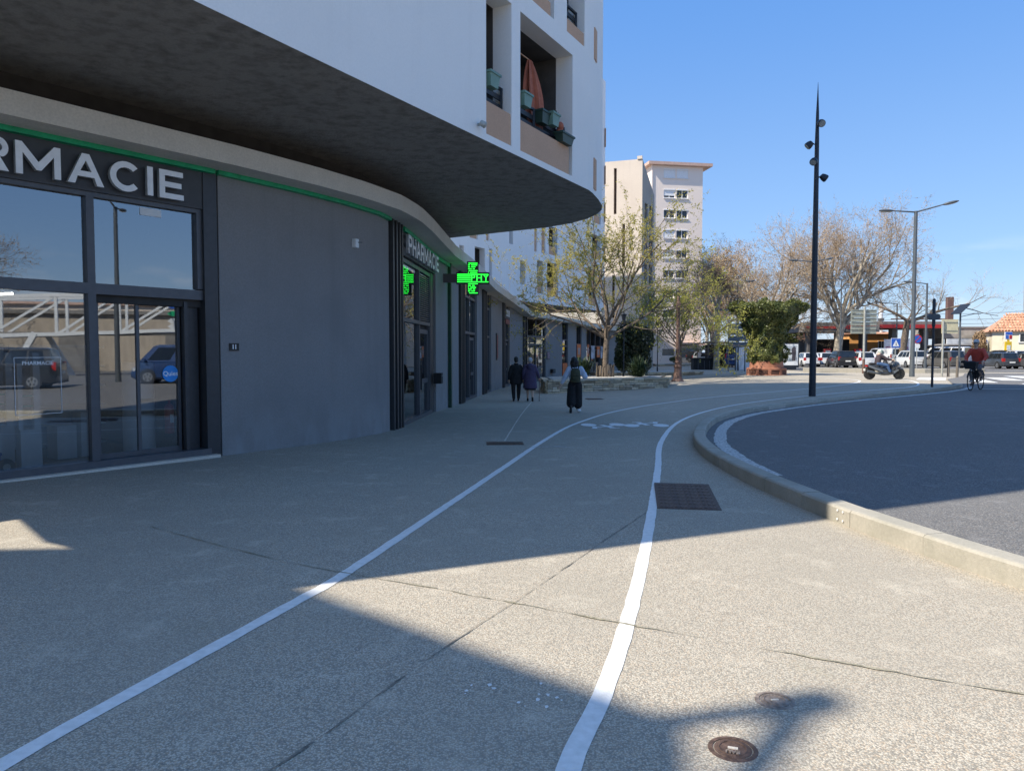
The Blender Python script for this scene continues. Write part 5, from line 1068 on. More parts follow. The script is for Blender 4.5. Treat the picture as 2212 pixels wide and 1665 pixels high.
# balcony things
m_pot = M('pale_green_plastic', (.16, .27, .21), .5, .1, 6); m_potd = M('dark_green_plastic', (.03, .06, .045), .5, .1, 6); m_cur = M('terracotta_curtain', (.42, .13, .075), .85, .15, 9, .2, 30)
FAng = math.atan2(FD.y, FD.x)
def pot(s, z, lb, mat, u=.0, wd=.36, h=.26):
    q = fpt(s, u); t = thing('flower_pot', lb, 'flower pot', (q.x, q.y, z), FAng); vs = []
    G().add([(-wd * .38, -.08, 0), (wd * .38, -.08, 0), (wd * .38, .08, 0), (-wd * .38, .08, 0), (-wd / 2, -.11, h), (wd / 2, -.11, h), (wd / 2, .11, h), (-wd / 2, .11, h)], [(3, 2, 1, 0), (0, 1, 5, 4), (1, 2, 6, 5), (2, 3, 7, 6), (3, 0, 4, 7), (4, 5, 6, 7)]).obj('pot', mat, t)
    G().box(-wd / 2 - .015, wd / 2 + .015, -.125, .125, h - .03, h + .012).obj('rim', mat, t); g = G(); r = random.Random(int(s * 10))
    for i in range(26): leaf(g, (r.uniform(-wd * .4, wd * .4), r.uniform(-.09, .09), h + r.uniform(0, .05)), .06, r)
    tag(g.obj('plants', m_leafd, t), kind='stuff')
pot(6.45, 6.60, 'pale green railing pot on the narrow loggia', m_pot, -.05); pot(7.78, 6.62, 'pale green railing pot beside the loggia pier', m_pot, -.05); pot(9.08, 6.58, 'pale green railing pot below the terracotta curtain', m_pot, -.05); pot(8.72, 6.54, 'dark green railing pot between the pale pots', m_potd, -.12); pot(9.55, 6.30, 'long dark green trough on the loggia parapet', m_potd, .02, .62, .2)
t = thing('balcony_curtain', 'gathered terracotta curtain tied in the open loggia', 'curtain', (*fpt(9.0, -.5)[:2], 6.35), FAng); g = G(); n = 40; vs = []
for k in range(13):
    f = k / 12; z = 1.65 * (1 - f); wdt = .07 + .20 * math.sin(PI * min(1, f * 1.05)) ** .8 + .06 * f; cx_ = -.12 + .34 * f
    for i in range(n): a = 2 * PI * i / n; rr = 1 + .28 * math.sin(a * 7 + f * 1.5); vs.append((cx_ + wdt * rr * math.cos(a), .45 * wdt * rr * math.sin(a), z))
g.add(vs, [(k * n + i, (k + 1) * n + i, (k + 1) * n + (i + 1) % n, k * n + (i + 1) % n) for k in range(12) for i in range(n)]); g.obj('cloth', m_cur, t, True)
t = thing('curtain_rod', 'thin wooden rod under the loggia ceiling', 'rod', (*fpt(8.3, -.5)[:2], 8.0), FAng); G().tube([(-.8, 0, .02), (.7, 0, .0)], .014, 6).obj('rod', m_tan, t)
t = thing('balcony_cloth', 'terracotta cloth bundle behind the railing', 'cloth', (*fpt(9.62, -.12)[:2], 6.32), FAng); g = G(); g.ell((0, 0, .2), (.12, .09, .24), 14, 8); g.ell((-.03, -.02, .4), (.1, .08, .1), 12, 6); g.obj('bundle', m_cur, t, True)
t = thing('wall_light', 'small grey spotlight on the lower edge of the white wall', 'light', (*fpt(5.9, .06)[:2], 5.77), FAng); G().lathe([(.02, -.06), (.05, -.05), (.06, .05), (.055, .06)], (0, -.05, 0), 12, 0, (.3, -.8, -.5)).obj('head', m_galvl, t, True); G().box(-.02, .02, -.03, .05, -.02, .02).obj('bracket', m_galvl, t)
# inside the pharmacy
def inside(s, dep, z=None): p, n, d = wat(s); q = p - n * dep; return (q.x, q.y, gz(p.x, p.y) - .0 if z is None else z), math.atan2(d.y, d.x)
for s_, dp_, lb in ((9.1, .75, 'white security gate column just inside the fixed pane'), (9.0, 1.5, 'white security gate column deeper inside the shop')):
    l_, a_ = inside(s_, dp_); t = thing('security_gate', lb, 'security gate', l_, a_); G().box(-.2, .08, -.09, .09, 0, .62).obj('foot', m_whiteP, t); G().box(.0, .09, -.05, .05, .62, 1.75).obj('column', m_whiteP, t); G().box(-.2, -.14, -.03, .03, .62, 1.6).obj('bar', m_whiteP, t)
    for z in (.95, 1.1): G().box(-.14, .0, -.02, .02, z, z + .03).obj('shelf_bar', M('teal_bar', (.02, .35, .30), .4, .1, 5), t)
l_, a_ = inside(10.75, .9); t = thing('display_column', 'white cardboard display column behind the sliding door', 'display', l_, a_); G().lathe([(.25, 0), (.24, 1.6), (.05, 1.62)], n=20).obj('body', m_whiteP, t, True); G().box(-.14, .14, -.262, -.258, .95, 1.0).obj('print', m_sign, t); G().box(-.12, .12, -.262, -.258, .75, .8).obj('print', m_sign, t)
l_, a_ = inside(11.02, .42); t = thing('fire_extinguisher', 'red fire extinguisher beside the sliding door', 'extinguisher', (l_[0], l_[1], .32), a_); G().lathe([(.07, 0), (.075, .03), (.075, .42), (.05, .48), (.02, .5), (.02, .55)], n=16).obj('cylinder', m_red, t, True); G().tube([(.02, 0, .52), (.1, 0, .5), (.1, -.02, .25)], .012, 6).obj('hose', m_black, t); G().box(-.03, .03, -.078, -.076, .18, .32).obj('label_plate', m_whiteP, t)
for s_, dp_, h, lb in ((7.2, 3.2, 2.0, 'tall white medicine shelf behind the fixed pane'), (9.0, 3.6, 1.9, 'white product shelf facing the door'), (10.6, 3.6, 1.9, 'white product shelf at the back of the shop')):
    l_, a_ = inside(s_, dp_); t = thing('shop_shelf', lb, 'shelf', l_, a_); G().box(-.75, .75, .1, .14, 0, h).obj('back', m_whiteP, t)
    for k in range(6): G().box(-.75, .75, -.2, .1, h * k / 5.2 + .02, h * k / 5.2 + .05).obj('shelf_board', m_whiteP, t)
l_, a_ = inside(10.1, 1.9); t = thing('display_box', 'low white product box standing on the shop floor', 'box', l_, a_); G().box(-.3, .0, -.2, .2, 0, .55).box(.08, .3, -.18, .18, 0, .75).obj('cartons', m_whiteP, t)
l_, a_ = inside(8.45, .6); t = thing('wheeled_trolley', 'blue-framed trolley with a white crate inside the window', 'trolley', l_, a_); G().box(-.35, .12, -.2, .2, .35, .62).obj('crate', m_whiteP, t); G().tube([(.15, 0, .12), (.15, 0, 1.0)], .02, 6).obj('frame', m_blue, t); G().tube([(-.3, 0, .3), (.18, 0, .3)], .02, 6).obj('rail', m_blue, t)
for x in (-.25, .2): w_ = G().lathe([(.10, -.02), (.12, -.015), (.12, .015), (.10, .02)], (x, -.1, .12), 18, 0, (0, 1, 0)).obj('wheel', m_black, t, True); G().lathe([(.05, -.022), (.05, .022)], (x, -.1, .12), 12, 0, (0, 1, 0)).obj('hub', m_galvl, w_)
l_, a_ = inside(8.55, .5, 2.45); t = thing('tube_light', 'lit white ceiling tube seen through the fixed pane', 'light', l_, a_); G().tube([(-.35, 0, 0), (.25, 0, .06)], .018, 8).obj('tube', M('lit_tube', (1, .95, .85), .4, 0, 5, emit=(1, .93, .82), es=6), t)
# stickers on the sliding doors
p, n, d = wat(10.95); q = p + n * -.228; t = thing('door_sticker', 'round bright blue sticker on the sliding door', 'sticker', (q.x, q.y, 1.32), math.atan2(d.y, d.x)); G().lathe([(.135, -.002), (.135, .002)], (0, 0, 0), 28, 0, (0, 1, 0)).obj('disc', M('sky_blue_vinyl', (.02, .28, .75), .4, .1, 5), t); text_obj('lettering', 'Quies', .105, m_letter, t, (0, -.003, 0), (PI / 2, 0, 0), .0005, .001, 1, False)
p, n, d = wat(8.95); q = p + n * -.112; t = thing('opening_hours', 'thin white outlined opening-hours lettering on the fixed pane', 'lettering', (q.x, q.y, 1.2), math.atan2(d.y, d.x))
for x0, x1, z0, z1 in ((-.3, .3, .398, .404), (-.3, .3, -.404, -.398), (-.3, -.294, -.4, .4), (.294, .3, -.4, .4)): G().box(x0, x1, -.001, .001, z0, z1).obj('outline', m_letter, t)
text_obj('lettering', 'PHARMACIE', .075, m_letter, t, (.0, -.001, .32), (PI / 2, 0, 0), .0005, .0005, 1, False)
p, n, d = wat(10.62); q = p + n * -.14; t = thing('door_operator', 'white sensor housing at the head of the upper pane', 'sensor', (*q[:2], 3.88), math.atan2(d.y, d.x)); G().box(-.17, .17, -.03, .03, -.06, .06).obj('housing', m_whiteP, t)
# ------------------------------------------------------------ vehicles
def paint(name, c): return M(name, c, .32, .04, 3, metal=.15, coat=.8)
P_white = paint('white_car_paint', (.72, .73, .74)); P_black = paint('black_car_paint', (.018, .018, .02)); P_grey = paint('grey_car_paint', (.10, .095, .088)); P_slate = paint('slate_car_paint', (.05, .056, .068)); P_blue = paint('blue_car_paint', (.015, .05, .16)); P_red = paint('red_car_paint', (.35, .02, .02)); P_dk = paint('dark_grey_car_paint', (.075, .078, .085))
m_cglass = M('car_glass', (.012, .015, .018), .06, .2, 3, spec=.8); m_tyre = M('tyre_rubber', (.02, .02, .02), .85, .2, 20); m_rim = M('alloy_rim', (.45, .46, .47), .35, .1, 10, metal=.8)
m_tail = M('tail_lamp', (.42, .015, .012), .25, .2, 8); m_head = M('head_lamp', (.65, .68, .70), .15, .1, 8); m_trim = M('black_trim', (.02, .02, .022), .6, .2, 10); m_plate = M('number_plate', (.75, .75, .72), .5, .03, 5)
def car(label, loc, rz, L=4.2, Wd=1.76, H=1.5, pt=None, cab=(-.47, -.40, .03, .21), hood=.62, belt=.60, group='cars parked in the car park', name='parked_car', kind='car'):
    """cab: rear glass foot, rear roof edge, front roof edge, windscreen foot (fractions of the length); +y is forward"""
    if loc[1] > 60: rz -= math.atan2(loc[0], loc[1])
    t = thing(name, label, kind, loc, rz, group); w = Wd / 2; hb = H * belt; hh = H * hood
    st = [(-.5, .34, .62, .86), (-.485, .26, hb / H * .93, .96), (-.44, .2, belt, 1.0), (-.2, .18, belt, 1.0), (.1, .18, belt * .99, 1.0), (cab[3], .18, belt * .97, 1.0), (.38, .2, hood * .88, .97), (.465, .22, hood * .76, .90), (.5, .30, hood * .58, .78)]
    vs = []; n = 10
    for f, zb, zt, wf in st:
        y = f * L; ww = w * wf; zt = zt * H; zb = zb
        prof = [(-ww * .86, zb), (-ww * .98, zb + .1), (-ww, zb + (zt - zb) * .55), (-ww * .965, zt - .06), (-ww * .87, zt), (ww * .87, zt), (ww * .965, zt - .06), (ww, zb + (zt - zb) * .55), (ww * .98, zb + .1), (ww * .86, zb)]
        vs += [(x, y, z) for x, z in prof]
    fs = [(j * n + i, j * n + (i + 1) % n, (j + 1) * n + (i + 1) % n, (j + 1) * n + i) for j in range(len(st) - 1) for i in range(n)] + [tuple(range(n - 1, -1, -1)), tuple((len(st) - 1) * n + i for i in range(n))]
    body = G().add(vs, fs).obj('body', pt, t, True)
    y0, y1, y2, y3 = [c * L for c in cab]; zb = hb - .03; zr = H; a, b = w * .93, w * .74
    def ring(f):      # corner points of the glasshouse at height fraction f
        z = zb + (zr - zb) * f; ww = a + (b - a) * f; return (-ww, y0 + (y1 - y0) * f, z), (ww, y0 + (y1 - y0) * f, z), (ww, y3 + (y2 - y3) * f, z), (-ww, y3 + (y2 - y3) * f, z)
    r0, r1 = ring(0), ring(.93)
    G().add(list(r0) + list(r1), [(0, 1, 5, 4), (1, 2, 6, 5), (2, 3, 7, 6), (3, 0, 4, 7), (4, 5, 6, 7)]).obj('cabin', pt, t, True)
    def panel(nm, A, B, C, D, u0, u1, v0, v1, par=None):
        A, B, C, D = map(Vector, (A, B, C, D)); n_ = (B - A).cross(D - A).normalized() * .008
        P = lambda u, v: (A.lerp(B, u)).lerp(D.lerp(C, u), v) + n_
        G().quad(P(u0, v0), P(u1, v0), P(u1, v1), P(u0, v1)).obj(nm, m_cglass, par or t)
    panel('rear_window', r0[0], r0[1], r1[1], r1[0], .10, .90, .14, .94); panel('windscreen', r0[2], r0[3], r1[3], r1[2], .06, .94, .06, .96)
    vanlike = cab[0] < -.494
    for sd, (i0, i1) in enumerate(((1, 2), (3, 0))):
        cuts = ((.66, .92),) if vanlike and H < 2.05 else ((.06, .34), (.37, .64), (.67, .93)) if vanlike else ((.10, .30), (.33, .58), (.61, .90))
        for u0, u1 in cuts:
            if sd: u0, u1 = 1 - u1, 1 - u0
            panel('side_window', r0[i0], r0[i1], r1[i1], r1[i0], u0, u1, .10, .90)
    r2 = ring(.90); e = .03
    top = [(-b * .82, y1 + .12, zr), (b * .82, y1 + .12, zr), (b * .82, y2 - .15, zr), (-b * .82, y2 - .15, zr)]; lowr = [(x * 1.025, y + (-e if i < 2 else e), z) for i, (x, y, z) in enumerate(r2)]
    G().add(lowr + top, [(3, 2, 1, 0), (0, 1, 5, 4), (1, 2, 6, 5), (2, 3, 7, 6), (3, 0, 4, 7), (4, 5, 6, 7)]).obj('roof', pt, t, True)
    for s_ in (-1, 1):
        tl = G().obox((s_ * w * .82, -.493 * L + .05, H * .55), .24, .16, H * .20, 0, 0).obj('tail_lamp', m_tail, t); G().obox((s_ * w * .72, .468 * L, H * hood * .66), .34, .16, .15, s_ * -.35).obj('headlamp', m_head, t)
        G().obox((s_ * (w + .07), y3 - .25, hb + .06), .16, .10, .13).obj('mirror', pt, t)
        for y in (-.31 * L, .315 * L):
            G().lathe([(.36, -.03), (.365, 0), (.36, .03)], (s_ * (w - .022), y, .335), 22, 0, (1, 0, 0)).obj('wheel_arch', m_trim, t)
            wh = G().lathe([(.20, -.09), (.29, -.10), (.315, -.07), (.315, .07), (.29, .10), (.20, .09)], (s_ * (w - .09), y, .315), 22, 0, (1, 0, 0)).obj('wheel', m_tyre, t, True)
            g = G().lathe([(.205, -.012), (.205, .012)], (s_ * (w - .0), y, .315), 20, 0, (1, 0, 0)); g.obj('rim', m_rim, wh)
            g = G()
            for k in range(5): q = 2 * PI * k / 5 + .3; g.obox((s_ * (w + .014), y + .12 * math.cos(q), .315 + .12 * math.sin(q)), .012, .06, .10, 0, 0, Matrix.Rotation(-q + PI / 2, 3, 'X') if False else None)
            g.obj('rim_holes', m_trim, wh)
    G().obox((0, -.5 * L - .0, .42), Wd * .88, .14, .22).obj('rear_bumper', pt, t); G().obox((0, -.5 * L - .075, H * .40), .5, .02, .12).obj('number_plate', m_plate, t); G().obox((0, -.5 * L - .06, .30), Wd * .8, .08, .10).obj('bumper_trim', m_trim, t); G().obox((0, .49 * L, .42), Wd * .74, .12, .2).obj('front_bumper', m_trim, t)
    return t
SUVc = (-.48, -.43, .05, .22); VAN = (-.495, -.485, .24, .40); MPV = (-.49, -.42, .10, .30)
def at(x, Y, z=.012): return ((x - 1105.5) / 1600 * Y, Y, z)
h_ = rad(16)
car('small white hatchback half hidden behind the spire lamp post', at(1741, 78), h_, 3.9, 1.7, 1.48, P_white)
car('white compact hatchback right of the spire lamp post', at(1776, 79), h_, 4.0, 1.72, 1.47, P_white)
car('black off-roader parked beside the white compact', at(1815, 74), rad(17), 4.4, 1.85, 1.66, P_black, SUVc, .64, .60)
car('white rounded hatchback behind the scooter tail', at(1857, 73), rad(20), 4.1, 1.76, 1.56, P_white)
car('white panel van behind the scooter rider', at(1907, 84), rad(40), 4.4, 1.8, 1.95, P_white, VAN, .55, .58, name='parked_van', kind='van')
car('white off-roader with roof bars beside the grey people carrier', at(1962, 74), rad(24), 4.5, 1.86, 1.68, P_white, SUVc, .64, .60)
car('tall white minibus standing behind the grey people carrier', at(2040, 84), rad(62), 5.0, 1.95, 2.1, P_white, VAN, .56, .58, name='parked_van', kind='van')
car('brownish grey people carrier behind the bollards', at(2036, 70), rad(34), 4.5, 1.82, 1.66, P_grey, MPV, .62, .57)
car('red hatchback just visible left of the cyclist', at(2100, 86), rad(20), 4.0, 1.7, 1.5, P_red)
car('dark slate hatchback right of the cyclist', at(2156, 70), rad(30), 4.1, 1.76, 1.5, P_slate)
car('dark grey saloon at the end of the parked row', at(2222, 68), rad(40), 4.5, 1.8, 1.48, P_dk)
car('black saloon parked in the second row behind the slate hatchback', at(2150, 84, .25), rad(70), 4.4, 1.78, 1.48, P_black)
car('white hatchback parked in the second row by the yellow totem', at(2190, 82, .2), rad(25), 4.0, 1.72, 1.5, P_white)
car('blue van half hidden behind the blue direction boards', at(1581, 76, 0), rad(5), 4.6, 1.9, 2.1, P_blue, VAN, .56, .58, name='parked_van', kind='van')
car('pale car beyond the plane trunks', at(1508, 92, 0), rad(80), 4.0, 1.7, 1.5, P_white)
# traffic and parked cars across the road, out of view but mirrored in the shop glass
grp = 'cars across the road'
car('large black off-roader across the road', (17.5, 2.0, gz(17.5, 2) + .03), rad(178), 4.6, 1.9, 1.75, P_black, SUVc, .64, .60, grp)
car('blue city van across the road', (19.5, 9.0, gz(19.5, 9) + .03), rad(182), 4.2, 1.8, 1.8, P_blue, VAN, .56, .58, grp)
car('silver hatchback across the road', (17.0, -5.0, gz(17, -5) + .03), rad(178), 4.1, 1.75, 1.5, P_white, group=grp)
car('white pick-up style car across the road', (24.0, 13.5, gz(24, 13.5) + .03), rad(150), 4.4, 1.8, 1.7, P_white, SUVc, .64, .6, grp)
# white steel footbridge, warehouse and trees across the road
FB = thing('truss_footbridge', 'white steel truss footbridge across the road', 'bridge', (34, 4, 0))
def tb(a, b, wd=.22): return part(G().bar(a, b, wd, wd), 'truss_member', m_whiteP, FB)
for x in (34, 36.2):
    tb((x, -4, 2.6), (x, 22, 3.6)); tb((x, -4, 5.0), (x, 22, 6.0))
    for k in range(7): y = -4 + k * 3.7; z = 2.6 + k * .14; tb((x, y, z), (x, y, z + 2.4), .16); tb((x, y, z), (x, y + 3.7, z + 2.5), .14)
for y in (-3, 6, 15): tb((34, y, 0), (34, y + 1.5, 2.8), .3); tb((36.2, y + 3, 0), (36.2, y + 1.5, 2.8), .3)
part(G().box(34, 36.2, -4, 22, 2.7, 2.85), 'deck', m_can, FB)
WH = thing('warehouse', 'long low beige warehouse across the road', 'building', (50, 0, 0)); part(G().box(48, 60, -40, 34, -.05, 4.6), 'wall', M('beige_cladding', (.42, .36, .29), .8, .12, .5, stretch=(1, 6, 1)), WH); part(G().box(47.7, 60.3, -40.3, 34.3, 4.6, 4.9), 'roof', m_can, WH)
for k in range(9): part(G().box(47.94, 47.99, -36 + k * 8, -33 + k * 8, 0, 3.2), 'loading_door', m_can, WH)
plane('bare plane tree across the road before the warehouse', (40, -9, 0), 61, 4.5, ring_l(8, 3.0, 4.4, .5, 1.3, 4.2, .14, .3), 5000)
bush('evergreen_bush', 'tall evergreen across the road near the footbridge', (22.5, 24.5, 0), 2.2, 3.2, 6000, .3, m_ivy, 63)
arm_lamp('street_lamp', 'grey street lamp across the road before the footbridge', (21.5, 5.8, .15), 8.5, .12, [(PI, 1.3, .1), (0, 1.3, .1)], m_galv)
t = thing('direction_sign', 'blue and green arrow boards across the road', 'sign', (25, 8.5, .2), -1.6); G().tube([(0, 0, -.1), (0, 0, 4.2)], .06, 8).obj('post', m_galv, t)
for i, (mm, z) in enumerate(((m_blue, 3.9), (m_green, 3.5), (m_whiteP, 3.1), (m_whiteP, 2.8))): yprism(G(), [(-.9, z - .14), (.7, z - .14), (.9, z), (.7, z + .14), (-.9, z + .14)], -.02, .02).obj('board', mm, t)
OB = thing('apartment_building', 'cream apartment row across the road behind the warehouse', 'building', (75, 0, 0)); part(G().box(82, 96, -60, 40, -.05, 7.2), 'wall', m_conc, OB); part(G().box(81.6, 96.4, -60.4, 40.4, 7.2, 7.5), 'roof', m_eave, OB)
for k in range(11):
    for j in range(2): part(G().box(81.93, 81.99, -56 + k * 9, -54 + k * 9, 2 + 3 * j, 3.6 + 3 * j), 'window', m_glass2, OB)

# ------------------------------------------------------------ people
def blob(g, name, mat, parent, vox=.016, it=6, fac=.5):
    """fuse overlapping shapes into one continuous skin"""
    o = bpy.data.objects.new('tmp', g.mesh('tmp', mat)); col.objects.link(o)
    m1 = o.modifiers.new('r', 'REMESH'); m1.mode = 'VOXEL'; m1.voxel_size = vox
    m2 = o.modifiers.new('s', 'SMOOTH'); m2.factor = fac; m2.iterations = it
    me = bpy.data.meshes.new_from_object(o.evaluated_get(bpy.context.evaluated_depsgraph_get())); me.name = name
    bpy.data.objects.remove(o); me.materials.clear(); me.materials.append(mat)
    me.polygons.foreach_set('use_smooth', [True] * len(me.polygons))
    ob = bpy.data.objects.new(name, me); col.objects.link(ob); ob.parent = parent; return ob
def loft(g, rings, n=16):
    vs = []
    for cx, cy, z, rx, ry in rings:
        for k in range(n): a = 2 * PI * k / n; vs.append((cx + rx * math.cos(a), cy + ry * math.sin(a), z))
    q = len(rings); g.add(vs, [(i * n + k, i * n + (k + 1) % n, (i + 1) * n + (k + 1) % n, (i + 1) * n + k) for i in range(q - 1) for k in range(n)] + [tuple(range(n - 1, -1, -1)), tuple((q - 1) * n + k for k in range(n))]); return g
def cap(g, pts, rs, n=12):
    pts = [Vector(p) for p in pts]; g.tube(pts, rs, n)
    for p, r in zip(pts, rs): g.ell(p, (r * 1.0, r * 1.0, r * 1.0), n, 8)
    return g
def hand(g, p, d, side, curl=.5):
    p = Vector(p); d = Vector(d).normalized(); up = d.orthogonal().normalized() if abs(d.z) > .9 else Vector((0, 0, 1)); s_ = d.cross(up).normalized(); up = s_.cross(d)
    cap(g, [p, p + d * .075], [.034, .040])
    for i, (o, L) in enumerate(((-.030, .070), (-.010, .082), (.010, .078), (.029, .062))):
        b = p + d * .09 + s_ * o; m = b + d * L * .5 - up * curl * .02; e = m + d * L * .45 - up * curl * .045; cap(g, [b, m, e], [.0115, .0105, .009], 8)
    b = p + d * .035 + s_ * .035 * side; cap(g, [b, b + d * .03 + s_ * .03 * side, b + d * .06 + s_ * .035 * side - up * .01], [.014, .012, .010], 8)
def head(g, c, fwd=(0, 1, 0), h=.115, nose=True):
    c = Vector(c); f = Vector(fwd).normalized(); s_ = f.cross(Vector((0, 0, 1))).normalized(); q = Matrix((s_, f, Vector((0, 0, 1)))).transposed()
    g.ell(c, (.076, .095, h), 16, 12, 0, q); g.ell(c + f * .02 - Vector((0, 0, .055)), (.058, .07, .068), 14, 8, 0, q)
    if nose: g.ell(c + f * .097 - Vector((0, 0, .02)), (.014, .018, .024), 8, 6, 0, q); g.ell(c + f * .088 - Vector((0, 0, .062)), (.024, .010, .008), 8, 6, 0, q)
    for k in (-1, 1): g.ell(c + s_ * .078 * k - Vector((0, 0, .01)), (.010, .02, .032), 8, 6, 0, q)
    g.tube([c - Vector((0, 0, .07)) - f * .015, c - Vector((0, 0, .2)) - f * .025], [.052, .062], 12)
def shoe(g, p, d, L=.26):
    p = Vector(p); d = Vector(d).normalized(); q = d.to_track_quat('Y', 'Z').to_matrix(); g.ell(p + d * .06, (.045, L / 2, .045), 14, 8, 0, q); g.ell(p - d * .03 + Vector((0, 0, .03)), (.042, .06, .055), 12, 8, 0, q)
m_skin = M('skin', (.58, .37, .27), .55, .08, 10); m_hair = M('black_hair', (.012, .010, .009), .6, .3, 30, .5, 60); m_blackc = M('black_cloth', (.012, .012, .014), .9, .3, 12, .4, 60); m_purple = M('purple_coat', (.060, .042, .095), .75, .15, 8, .3, 40); m_grhair = M('pale_grey_hair', (.42, .42, .45), .8, .15, 30, .6, 80)
m_shirt = M('pale_blue_shirt', (.52, .58, .70), .8, .08, 6, .3, 30); m_olive = M('olive_canvas', (.055, .058, .032), .85, .2, 10, .3, 60); m_wshoe = M('white_shoe', (.70, .70, .70), .6, .1, 10); m_dshoe = M('dark_shoe', (.015, .015, .017), .6, .2, 10); m_cane = M('wooden_cane', (.15, .07, .04), .5, .2, 10)
# man in black
t = thing('person', 'person in a long black coat walking away beside the purple coat', 'person', base_at(.16, 28.7), .12)
g = G(); head(g, (0, .02, 1.60)); loft(g, [(0, 0, .80, .15, .10), (0, 0, 1.1, .14, .09), (0, 0, 1.36, .17, .10), (0, 0, 1.44, .10, .08)])
for s_, dy in ((-1, -.12), (1, .12)):
    cap(g, [(s_ * .09, 0, .86), (s_ * .10, dy * .3 + .03, .48), (s_ * .10, dy, .09)], [.085, .055, .038]); cap(g, [(s_ * .20, 0, 1.38), (s_ * .26, -.03, 1.10), (s_ * .27, .02, .86)], [.05, .04, .03]); hand(g, (s_ * .27, .03, .84), (0, .15, -1), -s_)
blob(g, 'body', m_skin, t, .011, 3); g = G(); loft(g, [(0, 0, .66, .235, .16), (0, 0, .72, .245, .17), (0, 0, 1.0, .22, .15), (0, 0, 1.28, .215, .14), (0, 0, 1.36, .17, .12), (0, 0, 1.42, .11, .09), (0, 0, 1.48, .08, .08)])
for s_ in (-1, 1): cap(g, [(s_ * .165, 0, 1.345), (s_ * .25, -.03, 1.10), (s_ * .265, .02, .88)], [.085, .075, .06])
blob(g, 'coat', m_blackc, t); g = G()
for s_, dy in ((-1, -.12), (1, .12)): cap(g, [(s_ * .10, 0, .85), (s_ * .11, dy * .3 + .03, .48), (s_ * .105, dy - .01, .14)], [.11, .085, .065])
blob(g, 'trousers', m_blackc, t); g = G()
for s_, dy in ((-1, -.12), (1, .12)): shoe(g, (s_ * .105, dy, .045 if dy > 0 else .06), (0, 1, -.15 if dy < 0 else 0))
blob(g, 'shoes', m_dshoe, t, .012); g = G(); g.ell((0, -.005, 1.64), (.086, .10, .10), 16, 10); g.ell((0, -.03, 1.58), (.083, .085, .08), 16, 10); blob(g, 'hair', m_hair, t, .013)
# woman in purple with a cane
t = thing('person', 'person in a hooded purple coat walking with a cane', 'person', base_at(.70, 28.6), -.05)
g = G(); head(g, (0, .03, 1.55)); loft(g, [(0, 0, .78, .15, .11), (0, 0, 1.1, .14, .10), (0, 0, 1.32, .16, .10), (0, 0, 1.40, .09, .08)])
for s_, dy in ((-1, .10), (1, -.14)): cap(g, [(s_ * .09, 0, .84), (s_ * .095, dy * .3 + .03, .46), (s_ * .095, dy, .09)], [.085, .055, .036])
cap(g, [(-.18, 0, 1.34), (-.25, -.02, 1.08), (-.25, .04, .86)], [.05, .04, .03]); hand(g, (-.25, .04, .85), (0, .2, -1), 1); cap(g, [(.18, 0, 1.34), (.27, .0, 1.08), (.34, .14, .90)], [.05, .04, .03]); hand(g, (.34, .15, .885), (.1, .9, -.35), -1, 1)
blob(g, 'body', m_skin, t, .011, 3); g = G(); loft(g, [(0, 0, .50, .27, .20), (0, 0, .56, .275, .205), (0, 0, .9, .245, .175), (0, 0, 1.22, .225, .145), (0, 0, 1.35, .185, .12), (0, 0, 1.42, .10, .09)])
cap(g, [(-.17, 0, 1.34), (-.255, -.02, 1.10), (-.255, .04, .90)], [.085, .075, .06]); cap(g, [(.17, 0, 1.34), (.275, 0, 1.10), (.335, .12, .93)], [.085, .075, .055]); g.ell((0, -.09, 1.38), (.15, .085, .10), 16, 8); g.ell((0, -.12, 1.30), (.09, .06, .09), 14, 8)
blob(g, 'coat', m_purple, t); g = G(); loft(g, [(0, 0, .44, .23, .17), (0, 0, .6, .22, .16)]); blob(g, 'skirt', m_blackc, t); g = G()
for s_, dy in ((-1, .10), (1, -.14)): shoe(g, (s_ * .095, dy, .045 if dy > 0 else .085), (0, 1, 0 if dy > 0 else -.55), .24)
blob(g, 'shoes', m_dshoe, t, .012); g = G(); g.ell((0, .0, 1.60), (.094, .108, .105), 16, 10); blob(g, 'hair', m_grhair, t, .013)
ck = thing('walking_cane', 'thin brown cane held by the person in purple', 'cane', base_at(1.06, 28.78), 0); G().tube([(0, .02, .0), (.0, 0, .86), (0, -.03, .895), (0, -.10, .89)], [.010, .012, .014, .013], 8).obj('stick', m_cane, ck, True); G().lathe([(.016, 0), (.016, .03)], (0, .02, 0), 8).obj('ferrule', m_black, ck)
# woman with a backpack
t = thing('person', 'person in a pale blue shirt with wide black trousers', 'person', base_at(1.93, 22.7), .02)
g = G(); head(g, (.03, .06, 1.53), (.55, .84, -.12)); loft(g, [(0, 0, .82, .15, .10), (0, 0, 1.08, .13, .09), (0, .01, 1.33, .165, .10), (0, .02, 1.40, .09, .08)])
cap(g, [(-.09, 0, .86), (-.11, -.02, .48), (-.14, -.22, .16)], [.085, .055, .036]); cap(g, [(.09, 0, .86), (.10, .08, .48), (.09, .10, .09)], [.085, .055, .038])
cap(g, [(.19, .0, 1.33), (.31, .04, 1.08), (.33, .26, 1.10)], [.048, .04, .03]); hand(g, (.33, .27, 1.10), (.1, 1, .2), 1, 1); cap(g, [(-.19, 0, 1.33), (-.31, -.06, 1.08), (-.42, -.05, .86)], [.048, .04, .03]); hand(g, (-.43, -.05, .85), (-.5, .1, -.9), 1)
blob(g, 'body', m_skin, t, .011, 3); g = G(); loft(g, [(0, 0, .98, .165, .12), (0, 0, 1.1, .175, .125), (0, .0, 1.28, .205, .13), (0, .01, 1.37, .16, .115), (0, .02, 1.42, .08, .075)])
